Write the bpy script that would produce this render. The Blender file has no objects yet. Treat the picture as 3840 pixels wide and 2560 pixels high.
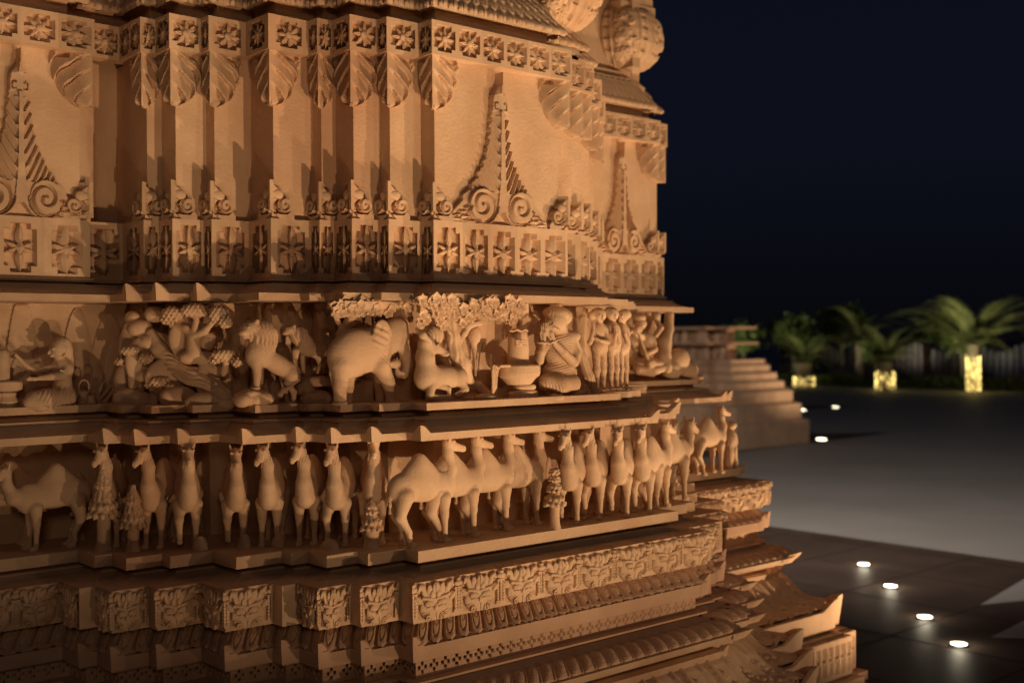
import bpy, math, random
import numpy as np
from mathutils import Matrix, Vector

# ------------------------------------------------------------------ scene, camera, sky, exposure
S = bpy.context.scene
COL = S.collection
EYE = 2.5                                    # camera height over the plaza; model heights below are relative to the eye
YAW, PIT, ROL = math.radians(41.4708), math.radians(-.145), math.radians(-.2971)
FPX = 4358.8                                 # focal length for a 3840 px wide frame
_c, _s = math.cos(YAW), math.sin(YAW)
FW = np.array([_s*math.cos(PIT), _c*math.cos(PIT), math.sin(PIT)])
RT = np.array([_c, -_s, 0.]); UP = np.cross(RT, FW)
CR = RT*math.cos(ROL) + UP*math.sin(ROL); CU = -RT*math.sin(ROL) + UP*math.cos(ROL)
cam = bpy.data.cameras.new("camera"); camo = bpy.data.objects.new("camera", cam); COL.objects.link(camo)
camo.matrix_world = Matrix(((CR[0], CU[0], -FW[0], 0), (CR[1], CU[1], -FW[1], -4), (CR[2], CU[2], -FW[2], EYE), (0, 0, 0, 1)))
cam.sensor_width = 36; cam.lens = 36*FPX/3840; cam.clip_start = .05; cam.clip_end = 2000
cam.dof.use_dof = True; cam.dof.focus_distance = 4.75; cam.dof.aperture_fstop = 1.7
S.camera = camo
S.view_settings.view_transform = 'Standard'; S.view_settings.look = 'None'
S.view_settings.exposure = 0; S.view_settings.gamma = 1
S.cycles.max_bounces = 6; S.cycles.diffuse_bounces = 4; S.cycles.use_denoising = True
S.cycles.sample_clamp_indirect = 4
W = bpy.data.worlds.new("World"); S.world = W; W.use_nodes = True
nt = W.node_tree; bg = nt.nodes['Background']
tc = nt.nodes.new('ShaderNodeTexCoord'); sx = nt.nodes.new('ShaderNodeSeparateXYZ'); rp = nt.nodes.new('ShaderNodeValToRGB')
nt.links.new(tc.outputs['Generated'], sx.inputs[0]); nt.links.new(sx.outputs['Z'], rp.inputs[0]); nt.links.new(rp.outputs[0], bg.inputs[0])
rp.color_ramp.elements[0].position = 0.0; rp.color_ramp.elements[0].color = (.0021, .0021, .0030, 1)
rp.color_ramp.elements[1].position = .45; rp.color_ramp.elements[1].color = (.0032, .0042, .0092, 1)
e = rp.color_ramp.elements.new(.16); e.color = (.0040, .0052, .0105, 1)
bg.inputs[1].default_value = 1.0

def spot(name, loc, target, watts, col=(1, .665, .372), size=60, blend=1, rad=.03):
    l = bpy.data.lights.new(name, 'SPOT'); l.energy = watts; l.color = col; l.spot_size = math.radians(size)
    l.spot_blend = blend; l.shadow_soft_size = rad
    o = bpy.data.objects.new(name, l); COL.objects.link(o); o.location = loc
    o.rotation_euler = (Vector(target)-Vector(loc)).to_track_quat('-Z', 'Y').to_euler()
    return o
LAMPS = [   # in-ground uplights along the temple: position on the plaza, target, watts, cone
    ((6.7, -3.5), (3.8, .0, 4.6), 560, 80),
    ((4.9, -3.7), (3.4, .1, 4.6), 170, 76),
    ((3.3, -3.6), (2.9, .3, 4.7), 480, 72),
    ((1.6, -3.9), (2.0, .6, 5.0), 270, 66),
    ((-.3, -3.4), (1.5, .9, 5.2), 92, 66),
    ((7.45, -.85), (5.2, .9, 4.8), 480, 100)]
for i, (p, t, w, sz) in enumerate(LAMPS):
    spot("uplight_beam", (p[0], p[1], .05), t, w, size=sz)

# unseen lamps added behind the viewpoint for faint, broad fill
FILL = [((-4.5, -13.0, 6.5), (3.2, 0, 2.4), 380), ((13.0, -11.0, 7.0), (4.5, .5, 2.2), 420)]
for p, t, w in FILL: spot("fill_beam", p, t, w, col=(1, .72, .46), size=60, rad=1.2)

# ------------------------------------------------------------------ pixel <-> space helpers (true depth is always given)
def ray(u, y):
    a, b = (u-1920)/FPX, (1280-y)/FPX
    return FW + a*CR + b*CU
def onY(u, y, Y):
    r = ray(u, y); t = (Y+4)/r[1]; return np.array([r[0]*t, Y, r[2]*t])
def onZ(u, y, Z):
    r = ray(u, y); t = Z/r[2]; return np.array([r[0]*t, r[1]*t-4, Z])

# ------------------------------------------------------------------ materials
def mat(name, base, var=None, rough=.85, scale=6, bump=.15, bscale=60, emit=None, estr=0, metal=0, stain=None):
    m = bpy.data.materials.new(name); m.use_nodes = True; n = m.node_tree.nodes; L = m.node_tree.links
    b = n['Principled BSDF']; b.inputs['Roughness'].default_value = rough; b.inputs['Metallic'].default_value = metal
    b.inputs['Base Color'].default_value = (*base, 1)
    if 'Specular IOR Level' in b.inputs: b.inputs['Specular IOR Level'].default_value = .25
    if emit:
        b.inputs['Emission Color'].default_value = (*emit, 1); b.inputs['Emission Strength'].default_value = estr
    if var:
        co = n.new('ShaderNodeNewGeometry')
        no = n.new('ShaderNodeTexNoise'); no.inputs['Scale'].default_value = scale; no.inputs['Detail'].default_value = 8
        no.inputs['Roughness'].default_value = .62
        L.new(co.outputs['Position'], no.inputs['Vector'])
        cr = n.new('ShaderNodeValToRGB'); L.new(no.outputs['Fac'], cr.inputs[0])
        cr.color_ramp.elements[0].position = .36; cr.color_ramp.elements[0].color = (*base, 1)
        cr.color_ramp.elements[1].position = .64; cr.color_ramp.elements[1].color = (*var, 1)
        out = cr.outputs[0]
        if stain:
            n2 = n.new('ShaderNodeTexNoise'); n2.inputs['Scale'].default_value = 1.7; n2.inputs['Detail'].default_value = 5
            mp = n.new('ShaderNodeMapping'); mp.inputs['Scale'].default_value = (1, 1, .35)
            L.new(co.outputs['Position'], mp.inputs[0]); L.new(mp.outputs[0], n2.inputs['Vector'])
            c2 = n.new('ShaderNodeValToRGB'); L.new(n2.outputs['Fac'], c2.inputs[0])
            c2.color_ramp.elements[0].position = .5; c2.color_ramp.elements[1].position = .72
            mx = n.new('ShaderNodeMix'); mx.data_type = 'RGBA'; L.new(c2.outputs[0], mx.inputs['Factor'])
            L.new(out, mx.inputs['A']); mx.inputs['B'].default_value = (*stain, 1)
            out = mx.outputs['Result']
        oi = n.new('ShaderNodeObjectInfo'); mr = n.new('ShaderNodeMapRange'); L.new(oi.outputs['Random'], mr.inputs['Value'])
        mr.inputs['To Min'].default_value = .86; mr.inputs['To Max'].default_value = 1.10
        hs = n.new('ShaderNodeHueSaturation'); L.new(mr.outputs[0], hs.inputs['Value']); L.new(out, hs.inputs['Color']); out = hs.outputs[0]
        L.new(out, b.inputs['Base Color'])
        if bump:
            nb = n.new('ShaderNodeTexNoise'); nb.inputs['Scale'].default_value = bscale; nb.inputs['Detail'].default_value = 6
            L.new(co.outputs['Position'], nb.inputs['Vector'])
            bp = n.new('ShaderNodeBump'); bp.inputs['Strength'].default_value = bump; bp.inputs['Distance'].default_value = .01
            L.new(nb.outputs['Fac'], bp.inputs['Height']); L.new(bp.outputs[0], b.inputs['Normal'])
    return m
STONE = mat('sandstone', (.56, .365, .235), (.66, .455, .30), .82, 5, .34, 75, stain=(.47, .27, .165))
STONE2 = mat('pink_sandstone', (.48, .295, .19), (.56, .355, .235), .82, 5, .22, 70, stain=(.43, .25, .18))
CARVE = mat('carved_sandstone', (.58, .385, .25), (.67, .465, .31), .8, 9, .26, 95, stain=(.50, .30, .185))
METAL = mat('steel_ring', (.35, .34, .33), None, .35, metal=1)
LENS = mat('lamp_glass', (.9, .8, .6), None, .3, emit=(1, .86, .60), estr=22)

# ------------------------------------------------------------------ object helpers
ORG = {}
def tag(o, label=None, cat=None, group=None, kind=None):
    if label: o['label'] = label
    if cat: o['category'] = cat
    if group: o['group'] = group
    if kind: o['kind'] = kind
    return o
def mk(name, V, F, m, parent=None, org=None, smooth=False, eye=True):
    """one mesh object; V relative to the eye height unless eye=False"""
    V = np.asarray(V, float).reshape(-1, 3).copy()
    if eye: V[:, 2] += EYE
    if parent is not None: o0 = ORG[parent.name]
    elif org is not None: o0 = np.array(org, float)
    else:
        o0 = np.array([(V[:, 0].min()+V[:, 0].max())/2, (V[:, 1].min()+V[:, 1].max())/2, V[:, 2].min()])
    V -= o0
    me = bpy.data.meshes.new(name)
    if isinstance(F, np.ndarray):
        nf, k = F.shape
        me.vertices.add(len(V)); me.vertices.foreach_set('co', V.ravel())
        me.loops.add(nf*k); me.loops.foreach_set('vertex_index', F.ravel().astype(np.int32))
        me.polygons.add(nf); me.polygons.foreach_set('loop_start', np.arange(0, nf*k, k, dtype=np.int32))
        me.polygons.foreach_set('loop_total', np.full(nf, k, dtype=np.int32))
        me.update(calc_edges=True); me.validate()
    else:
        me.from_pydata(V.tolist(), [], [tuple(f) for f in F]); me.update()
    if smooth: me.polygons.foreach_set('use_smooth', [True]*len(me.polygons))
    me.materials.append(m)
    o = bpy.data.objects.new(name, me); COL.objects.link(o)
    if parent is not None: o.parent = parent
    else: o.location = o0
    ORG[o.name] = o0
    return o
def empty(name, loc):
    o = bpy.data.objects.new(name, None); o.empty_display_size = .1; COL.objects.link(o); o.location = loc
    ORG[o.name] = np.array(loc, float); return o
class B:
    """collects geometry for ONE mesh"""
    def __init__(s): s.V = []; s.F = []; s.n = 0
    def add(s, V, F):
        V = np.asarray(V, float).reshape(-1, 3)
        s.V.append(V); s.F += [tuple(int(i)+s.n for i in f) for f in F]; s.n += len(V)
    def grid(s, P):
        a, b = P.shape[:2]; i = np.arange(a*b).reshape(a, b)
        f = np.stack([i[:-1, :-1], i[1:, :-1], i[1:, 1:], i[:-1, 1:]], -1).reshape(-1, 4)
        s.add(P.reshape(-1, 3), f)
    def box(s, x0, x1, y0, y1, z0, z1):
        V = [(x, y, z) for z in (z0, z1) for y in (y0, y1) for x in (x0, x1)]
        s.add(V, [(0, 2, 3, 1), (4, 5, 7, 6), (0, 1, 5, 4), (2, 6, 7, 3), (0, 4, 6, 2), (1, 3, 7, 5)])
    def lathe(s, prof, c, n=24, fn=None):
        P = []
        for r, z in prof:
            a = np.arange(n+1)/n*2*math.pi
            rr = r*np.ones_like(a) if fn is None else fn(r, z, a)
            P.append(np.stack([c[0]+rr*np.cos(a), c[1]+rr*np.sin(a), c[2]+z*np.ones_like(a)], -1))
        s.grid(np.array(P)[:, ::-1])
    def mk(s, name, m, parent=None, org=None, smooth=False, eye=True):
        return mk(name, np.concatenate(s.V), s.F, m, parent, org, smooth, eye)

# ------------------------------------------------------------------ temple plan: stepped walls, offset by d
OX = [2.11, 2.178, 2.321, 2.497, 2.694, 2.768, 2.909, 3.081]
OY = [.781, .645, .57, .376, .305, .166, .094, 0.]
RIGHT = [(3.93, 0), (3.93, .126), (4.146, .126), (4.146, .146), (4.231, .146), (4.231, .355), (4.503, .355), (4.503, .638),
         (4.825, .638), (4.825, .935), (5.639, .935), (5.639, .991), (5.768, .991), (5.768, 1.25), (5.70, 1.25), (5.70, 4.0)]
def left_steps(first):
    P = list(first); y = P[-1][1]
    for x, yy in zip(OX, OY):
        P += [(x, y), (x, yy)]; y = yy
    return P
PLAN1 = left_steps([(-.6, 1.0), (1.36, 1.0), (1.36, .95), (1.98, .95), (1.98, 1.0)]) + RIGHT
PLANW = [p for p in PLAN1]
_i = PLANW.index((2.11, 1.0)); PLANW[_i:_i+1] = [(2.06, 1.0), (2.06, 1.25), (2.11, 1.25)]
PLAN2 = left_steps([(-.6, .95)]) + RIGHT
def segdir(plan, k):
    a, b = plan[k], plan[k+1]; dx, dy = b[0]-a[0], b[1]-a[1]
    return (1, 0) if dx > 1e-6 else ((-1, 0) if dx < -1e-6 else ((0, 1) if dy > 0 else (0, -1)))
def segnorm(plan, k):
    t = segdir(plan, k); return (t[1], -t[0])
def corner(plan, i, d):
    """plan vertex i moved outward by d (array ok)"""
    x, y = plan[i]; nx = ny = 0
    if i > 0: n = segnorm(plan, i-1); nx += n[0]; ny += n[1]
    if i < len(plan)-1: n = segnorm(plan, i); nx += n[0]; ny += n[1]
    if i in (0, len(plan)-1): pass
    d = np.asarray(d, float)
    return x+nx*d, y+ny*d
def sweep(b, plan, prof):
    d = np.array([p[0] for p in prof]); z = np.array([p[1] for p in prof])
    P = np.zeros((len(plan), len(prof), 3))
    for i in range(len(plan)):
        X, Y = corner(plan, i, d); P[i, :, 0] = X; P[i, :, 1] = Y; P[i, :, 2] = z
    b.grid(P[::-1])
def seglen(plan, k, d=0):
    a, b = corner(plan, k, d), corner(plan, k+1, d); t = segdir(plan, k)
    return (b[0]-a[0])*t[0] + (b[1]-a[1])*t[1]
def resample(pts, n):
    p = np.array(pts, float); L = np.r_[0, np.cumsum(np.hypot(*np.diff(p, axis=0).T))]
    t = np.linspace(0, L[-1], n); return np.stack([np.interp(t, L, p[:, 0]), np.interp(t, L, p[:, 1])], -1), L[-1]
def ribbon(b, plan, k, u0, u1, prof, H, res=.003, nvmin=3):
    """carved relief following a moulding profile: H(s metres along, t metres down, width, height) -> height off the surface"""
    d0 = float(np.mean([p[0] for p in prof])); Ls = seglen(plan, k, d0)
    if Ls*(u1-u0) < .012: return
    w = Ls*(u1-u0)
    _, Lp = resample(prof, 3); ns = max(3, int(w/res)+1); nv = max(nvmin, int(Lp/res)+1)
    pr, Lp = resample(prof, nv)
    g = np.gradient(pr, axis=0); gl = np.hypot(g[:, 0], g[:, 1]); nd, nz = -g[:, 1]/gl, g[:, 0]/gl
    u = np.linspace(u0, u1, ns); ss = (u-u0)/(u1-u0)*w; tt = np.linspace(0, Lp, nv)
    SS, TT = np.meshgrid(ss, tt)
    h = H(SS, TT, w, Lp)
    D = pr[:, 0][:, None]+nd[:, None]*h; Z = pr[:, 1][:, None]+nz[:, None]*h
    ax, ay = corner(plan, k, D); bx, by = corner(plan, k+1, D)
    U = u[None, :]
    P = np.stack([ax+(bx-ax)*U, ay+(by-ay)*U, Z], -1)
    b.grid(P)
def cells(plan, d, pitch, minw=.035):
    """(segment, u0, u1) cells of about the given pitch on every face"""
    out = []
    for k in range(len(plan)-1):
        L = seglen(plan, k, d)
        if L < minw: continue
        x0, y0 = plan[k]
        if k == 0: continue
        n = max(1, int(round(L/pitch)))
        if L > 1.0 and (plan[k+1][1] > 2): n = 2
        for j in range(n): out.append((k, j/n, (j+1)/n))
    return out
# ------------------------------------------------------------------ carved patterns (height fields in metres)
PI = math.pi
def petal(X, Y, cx, cy, ang, L, Wd, p=.85):
    c, s = math.cos(ang), math.sin(ang); a = (X-cx)*c+(Y-cy)*s; b = -(X-cx)*s+(Y-cy)*c
    t = np.clip(a/L, 0, 1); hw = Wd*np.sin(PI*t**p)+1e-9; q = np.abs(b)/hw
    return np.where((a > 0) & (a < L) & (q < 1), 1-q, 0.), t
def bump(X, Y, cx, cy, rx, ry, ang=0):
    c, s = math.cos(ang), math.sin(ang); a = ((X-cx)*c+(Y-cy)*s)/rx; b = (-(X-cx)*s+(Y-cy)*c)/ry
    return np.sqrt(np.clip(1-a*a-b*b, 0, 1))
def seg(X, Y, x0, y0, x1, y1, r0, r1=None):
    r1 = r0 if r1 is None else r1; dx, dy = x1-x0, y1-y0; L2 = dx*dx+dy*dy+1e-12
    t = np.clip(((X-x0)*dx+(Y-y0)*dy)/L2, 0, 1); r = r0+(r1-r0)*t
    q = np.hypot(X-x0-t*dx, Y-y0-t*dy)/r
    return np.sqrt(np.clip(1-q*q, 0, 1))
def path(X, Y, pts, r0, r1=None):
    r1 = r0 if r1 is None else r1; n = len(pts)-1; h = np.zeros_like(X)
    for i in range(n):
        a = r0+(r1-r0)*i/n; c = r0+(r1-r0)*(i+1)/n
        h = np.maximum(h, seg(X, Y, *pts[i], *pts[i+1], a, c))
    return h
def volute(X, Y, cx, cy, R, turns=1.6, hand=1, phase=0):
    dx, dy = X-cx, Y-cy; r = np.hypot(dx, dy); th = np.arctan2(dy, dx)*hand+phase
    f = (r/R*turns+th/(2*PI)) % 1.0
    ridge = np.clip(np.sin(PI*f)*1.5, 0, 1)**.8
    return np.where(r < R, ridge, 0.), r

def flower_cell(S, T, w, h):
    X = S-w/2; Y = h/2-T; f = .149/2
    hw = min(w*.42, .063)
    cut = ((np.abs(X) < hw) & (np.abs(Y) < .041)) | ((np.abs(X) < hw*.66) & (np.abs(Y) < .057))
    H = np.where(cut, -.030, 0.)
    k = hw/.060; Xs = X/max(k, .05)
    pet = np.full_like(X, -1.)
    for i in range(8):
        q, t = petal(Xs, Y, 0, 0, i*PI/4+PI/2, .060 if i % 2 == 0 else .056, .0118, .62)
        pet = np.maximum(pet, np.where(q > 0, -.013+.012*np.clip(q*1.2, 0, 1)*(1-.35*t)-.004*(q > .85), -1))
    H = np.where(cut & (pet > -.5), np.maximum(H, pet), H)
    c = bump(Xs, Y, 0, 0, .0155, .0155); H = np.where(c > 0, -.006+.011*c, H)
    return H
def lattice_cell(S, T, w, h):
    X = S-w/2; Y = h/2-T+.004
    hw = min(w*.40, .066)
    cut = ((np.abs(X) < hw) & (np.abs(Y) < .077)) | ((np.abs(X) < hw*.62) & (np.abs(Y) < .102))
    H = np.where(cut, -.058, 0.); Xs = X/(hw/.064)
    pet = np.full_like(X, -1.)
    def ad(cx, cy, a, L, Wd, top=-.006, amp=.012, p=.85):
        nonlocal pet
        q, t = petal(Xs, Y, cx, cy, a, L, Wd, p); pet = np.maximum(pet, np.where(q > 0, top-.008+amp*np.clip(q*1.4, 0, 1), -1))
    for s in (1, -1):
        ad(0, s*.012, s*PI/2, .098, .0185, -.006, .014, .60)
        ad(0, s*.02, s*PI/2+.0, .075, .010, -.001, .010, .55)
        for t in (1, -1):
            ad(t*.006, s*.026, s*PI/2-t*s*.55, .024, .0080, -.014)
            ad(t*.012, s*.004, (0 if t > 0 else PI)+s*t*.34, .050, .0115, -.008, .014, .7)
    H = np.where(cut & (pet > -.5), np.maximum(H, pet), H)
    q = 1-np.abs(Xs)/.021-np.abs(Y)/.034
    return np.where(q > 0, -.006+.016*np.clip(q, 0, 1), H)
def checker_cell(S, T, w, h):
    X = S-w/2; Y = T-h*.48; q = .0075
    H = np.zeros_like(X)
    for cx, cy in ((0, -.0152), (0, .0152), (-.0152, 0), (.0152, 0)):
        H = np.where((np.abs(X-cx) < q*.9) & (np.abs(Y-cy) < q), -.016, H)
    return H
def lotus_run(S, T, w, h):
    p = .067; n = max(1, round(w/p)); p = w/n; X = (S % p)-p/2; v = T/h
    e = np.abs(X)/(p/2)
    H = .015*np.sqrt(np.clip(1-(e/.84)**4, 0, 1))                     # petal body with rounded shoulders
    inner = (X/(p*.27))**2+((v-.40)/.42)**2
    H = np.where(inner < 1, H-.008, H); H = np.where((inner < .55), H+.007, H)
    gl, r = volute(X, (v-.34)*h, -p*.02, 0, p*.20, 1.2); H = np.where((r < p*.20) & (gl < .5), H-.006, H)
    tip = np.clip((v-.80)/.2, 0, 1)
    H = np.where(e > .90, -.010, H)
    H = np.where((tip > 0) & (np.abs(X) > p*(.5-.36*tip)), -.004, H+.004*tip)
    return H
def feather_run(S, T, w, h):
    p = .076; n = max(1, round(w/p)); p = w/n; v = T/h
    X = ((S+.030*v) % p)-p/2
    e = np.abs(X+p*.10)/(p*.36)
    body = np.sqrt(np.clip(1-e**2, 0, 1))*np.sin(PI*np.clip(v*.95+.03, 0, 1))**.4
    H = .018*body
    vein = (np.sin((v*9+e*1.3)*2*PI) > .86) & (e < .8) & (e > .12); H = np.where(vein, H-.005, H)
    rib = np.clip(1-np.abs(X-p*.36)/(p*.13), 0, 1); H = np.maximum(H, .013*rib*np.clip(v*1.4, 0, 1))
    H = np.where(v > .9, H*(1-v)*10, H)
    return H
def scale_run(S, T, w, h):
    p = .052; n = max(1, round(w/p)); p = w/n; rows = 3.2; H = np.zeros_like(S)-.008
    for r in range(4, -1, -1):
        v = T/h*rows-r+.7; X = ((S+(r % 2)*p/2) % p)-p/2
        q = np.where((v > -.2) & (v < 1.35), 1-(X/(p*.52))**2-((v-.25)/1.05)**2*(v > .25), -1)
        H = np.where(q > 0, np.maximum(H, .002+.018*np.sqrt(np.clip(q, 0, 1))*(.55+.45*np.clip(v, 0, 1))-.010*(np.abs(X) < .0022)*(v < .9)), H)
    return H
def wave_run(S, T, w, h):
    p = .070; X = (S % p)/p; v = T/h
    return np.where(v > .38+.30*np.abs(np.sin(PI*X)), .0, .006)
def mask_cell(S, T, w, h):
    """horned lion mask between bead columns"""
    X = S-w/2; Y = (h/2-T)*.80; kx = w/.185; X = X/kx; H = np.zeros_like(X)
    for s in (1, -1):                                                        # big curling horns and ears behind the face
        H = np.maximum(H, .024*path(X, Y, [(s*.034, .008), (s*.046, .028), (s*.052, .042), (s*.063, .047), (s*.068, .038)], .016, .008))
        ear, t = petal(X, Y, s*.054, -.004, .7 if s > 0 else PI-.7, .036, .013); H = np.maximum(H, np.where(ear > 0, .014+.010*ear, 0))
    for cx, cy, rx, ry, hh in ((0, .036, .017, .020, .030), (-.024, .031, .014, .020, .026), (.024, .031, .014, .020, .026), (-.012, .020, .012, .014, .034), (.012, .020, .012, .014, .034)):
        b = bump(X, Y, cx, cy, rx, ry, -cx*8); H = np.where(b > .05, np.maximum(H, hh*(.55+.45*b)-.004*(np.abs(X-cx) < .0015)*(cx == 0)), H)
    face = bump(X, Y, 0, -.020, .066, .046); H = np.maximum(H, .028*face**.45)
    H = np.where((Y < -.02) & (np.abs(X) < .050-.9*np.clip(-.030-Y, 0, .04)) & (Y > -.066), np.maximum(H, .024), H)
    for s in (1, -1):
        H = np.maximum(H, .034*seg(X, Y, s*.004, .006, s*.050, .013, .008))
        b = bump(X, Y, s*.024, -.008, .021, .012, s*.2); H = np.where(b > 0, .026+.012*b, H)
        lid = (np.abs((Y+.013)+.25*np.abs(X-s*.024)) < .0016) & (np.abs(X-s*.024) < .015); H = np.where(lid, H-.007, H)
        for r in (.016, .023, .030):
            a = np.hypot(X-s*.048, Y+.060); H = np.where((np.abs(a-r) < .0022) & (Y > -.062), H-.004, H)
        cur, rr = volute(X, Y, s*.028, -.050, .012, 1.2, s); H = np.where(rr < .012, .022+.009*cur, H)
    H = np.maximum(H, .040*bump(X, Y, 0, -.020, .011, .014))
    H = np.where((np.abs(X) < .0018) & (Y < -.034), H-.005, H)
    Xe = np.abs(X)-.0925                                                     # bead columns at the cell edges
    for dx in (0, -.012):
        bd = np.clip(1-((Xe-dx)/.0058)**2, 0, 1)*np.clip(1-((((Y+.004) % .010)-.005)/.0055)**2, 0, 1)
        H = np.where((Y < .024) & (Y > -.044) & (bd > 0), np.maximum(H, .010+.008*np.sqrt(bd)), H)
    H = np.where((Y <= -.044) & (Y > -.052) & (Xe > -.020), np.maximum(H, .012), H)
    pot = bump(Xe, Y, 0, .040, .021, .010); H = np.maximum(H, .026*pot**.5)
    H = np.where((np.abs(Xe) < .016) & (Y > .024) & (Y < .029), np.maximum(H, .018), H)
    H = np.maximum(H, .024*bump(Xe, Y, 0, .053, .013, .007))
    edge = np.clip(np.minimum(T, h-T)/.005, 0, 1)
    return H*edge*.9
def leaf_half(S, T, w, h):
    """half of a hanging leaf; S from the corner, T down"""
    v = T/h; W0 = w*(1-(np.clip(v-.12, 0, 1)/.885)**2.1)**.62 if False else w*np.clip(1-(np.clip(v-.10, 0, 1)/.90)**2.2, 0, 1)**.62*.98
    q = S/np.maximum(W0, 1e-6)
    m = q < 1
    base = .034*np.sqrt(np.clip(1-q**3, 0, 1))+.006
    ph = 6+v*3.3-2.0*q-.16*np.sin(q*2*PI)
    f = ph % 1.0
    lob = np.where(f < .74, (f/.74)**1.2, (1-f)/.26)
    H = base-.024*(1-lob)*np.clip(q*5, 0, 1)
    H = np.where((f > .80) & (q > .12) & (q < .88), H-.016, H)
    hook = np.hypot((S-w*.60)/(w*.22), (T-.012)/(.030)); H = np.where((hook < 1) & (T < .03), -.004, H)
    return np.where(m, H, -.008)
def finial_half(S, T, w, h):
    Y = h-T; X = S; H = np.full_like(X, -.035)
    body = (X < .020+.012*np.cos(Y*60)) & (Y < h-.002); H = np.where(body & (Y > .028), .020, H)
    b = bump(X, Y, .026, .104, .022, .022); H = np.where(b > 0, .012+.012*b, H)
    v, r = volute(X, Y, .052, .060, .033, 1.35, 1, PI*.9); H = np.where(r < .033, .008+.018*v, H)
    foot = Y < .020+.016*np.exp(-((X-.083)/.012)**2)-.18*np.clip(X-.088, 0, 1); H = np.where(foot & (X < w*.97), np.maximum(H, .016), H)
    fin = X < .0095; H = np.where(fin & (Y > .02), .026, H)
    arch = (Y < .034-1.2*X) & (X < .028); H = np.where(arch, .004, H)
    return H
SPW = ([0, .02, .04, .07, .11, .16, .215, .30, .39, .50, .575, .59, .645], [.290, .290, .280, .250, .205, .160, .122, .078, .056, .046, .042, .040, .002])
def spire(S, T, w, h):
    X = S-w/2; Y = h-T; k = w/.68; Xn = X/k; a = np.abs(Xn); W0 = np.interp(Y, *SPW)
    sc = 1+.10*np.abs(np.sin(Y*60))*(Y > .1)*(Y < .5); m = a < W0*sc
    stem = np.interp(Y, [0, .10, .2, .5, .64], [.05, .028, .016, .010, .008])
    H = .022+.020*np.clip(1-a/np.maximum(W0, 1e-3), 0, 1)
    f = ((Y-a*1.3-.4*a*a/.1)/.060) % 1.0                                              # herringbone leaves
    leaf = (Y > .15) & (Y < .50); H = np.where(leaf, H-.018*(1-np.clip(f*1.4, 0, 1))+.008*f, H)
    H = np.where(leaf & (f > .88) & (a > stem*1.6), H-.010, H)
    H = np.where((a < stem) & (Y > .05), .048, H)
    H = np.where((Y > .52) & (Y < .60), .030+.25*(.046-a)*.5, H)
    for s in (1, -1):
        cr = np.abs(np.hypot((Xn-s*.024)/.6, Y-.545)-.018) < .0045; H = np.where(cr & (Y > .53) & (Y < .57) & (a > .016), .014, H)
    low = Y < .20
    for s in (1, -1):
        v, r = volute(Xn, Y, s*.112, .086, .074, 1.75, -s, .4 if s > 0 else PI-.4); m = m | (r < .074)
        H = np.where((r < .074) & low, .016+.030*v, H)
        for i, (x, y, an, L) in enumerate(((.172, .080, -.45, .06), (.185, .055, -.15, .075), (.18, .030, .0, .08), (.22, .040, -.20, .06), (.22, .016, .02, .06), (.11, .008, .0, .10))):
            q, t = petal(Xn*s, Y, x, y, an, L, .017); H = np.where((q > 0) & low, np.maximum(H*0+.012+.022*q, 0), H)
        sw = np.abs(np.hypot((Xn-s*.112), Y-.086)-.082) < .004; H = np.where(sw & (Y < .09), .010, H)
    arch = Y < .056*np.exp(-(Xn/.040)**2)+.004; H = np.where(arch, .006, H)
    H = np.where((a > .16) & low & (Y < .075) & (Y > .004), np.maximum(H, .016+.008*np.sin(a*230+Y*120)), H)
    return np.where(m, H, -.012)
def checker_plain(S, T, w, h): return np.zeros_like(S)

# ------------------------------------------------------------------ the temple
T0 = empty('temple', (3.6, 1.0, 0)); tag(T0, 'carved sandstone temple wall of stepped tiers rising from the plaza at left', 'temple')
PB = 1.0  # back
def prof_part(name, prof, plan=PLAN2, m=STONE):
    b = B(); sweep(b, plan, prof); return b.mk(name, m, T0)
prof_part('upper_wall', [(-.30, 4.2), (-.30, 2.5), (-.24, 2.45), (-.24, 1.72), (-.17, 1.70), (-.17, 1.655), (-.13, 1.65), (-.135, 1.62)], PLAN1)
prof_part('band_recess', [(-.05, 1.468), (-.085, 1.462), (-.085, 1.386), (0, 1.385), (0, 1.3845), (-.03, 1.384), (-.03, 1.237), (0, 1.2365), (0, 1.236), (-.052, 1.232)], PLAN1)
prof_part('plain_wall', [(-.050, 1.236), (-.050, .50), (-.048, .262)], PLANW)
prof_part('eave_moulding', [(-.048, .268), (-.006, .266), (-.006, .252), (-.034, .250), (-.034, .241), (.022, .239), (.022, .227), (.034, .226), (.038, .217), (.075, .200), (.098, .196)], PLAN1)
prof_part('upper_eave', [(.095, .196), (.117, .194), (.117, .163), (-.04, .160)], PLAN2)
prof_part('frieze_wall', [(-.040, .170), (-.040, -.268)])
prof_part('frieze_shelf', [(-.045, -.266), (.160, -.266), (.162, -.296), (.115, -.299), (.112, -.322), (.185, -.325), (.187, -.336), (.180, -.338)], PLAN2, STONE)
rf, _ = resample([(.180, -.338), (.19, -.352), (.215, -.366), (.268, -.377)], 6)
prof_part('middle_eave', [tuple(p) for p in rf]+[(.284, -.378), (.284, -.408), (.02, -.402)])
prof_part('niche_wall', [(.018, -.395), (.005, -.832)])
prof_part('camel_shelf', [(0, -.830), (.350, -.830), (.352, -.876), (.300, -.880), (.298, -.895), (.288, -.894), (.306, -.899), (.306, -.906), (.312, -.908), (.34, -.916), (.385, -.921), (.40, -.9235), (.455, -.9245)], PLAN2)
prof_part('mask_backing', [(.44, -.9245), (.4475, -.925), (.4455, -1.080), (.38, -1.088), (.36, -1.092)], PLAN2)
prof_part('flower_ledge', [(.40, -1.170), (.452, -1.172), (.452, -1.222), (.448, -1.228), (.41, -1.233)], PLAN2, STONE2)
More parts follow.
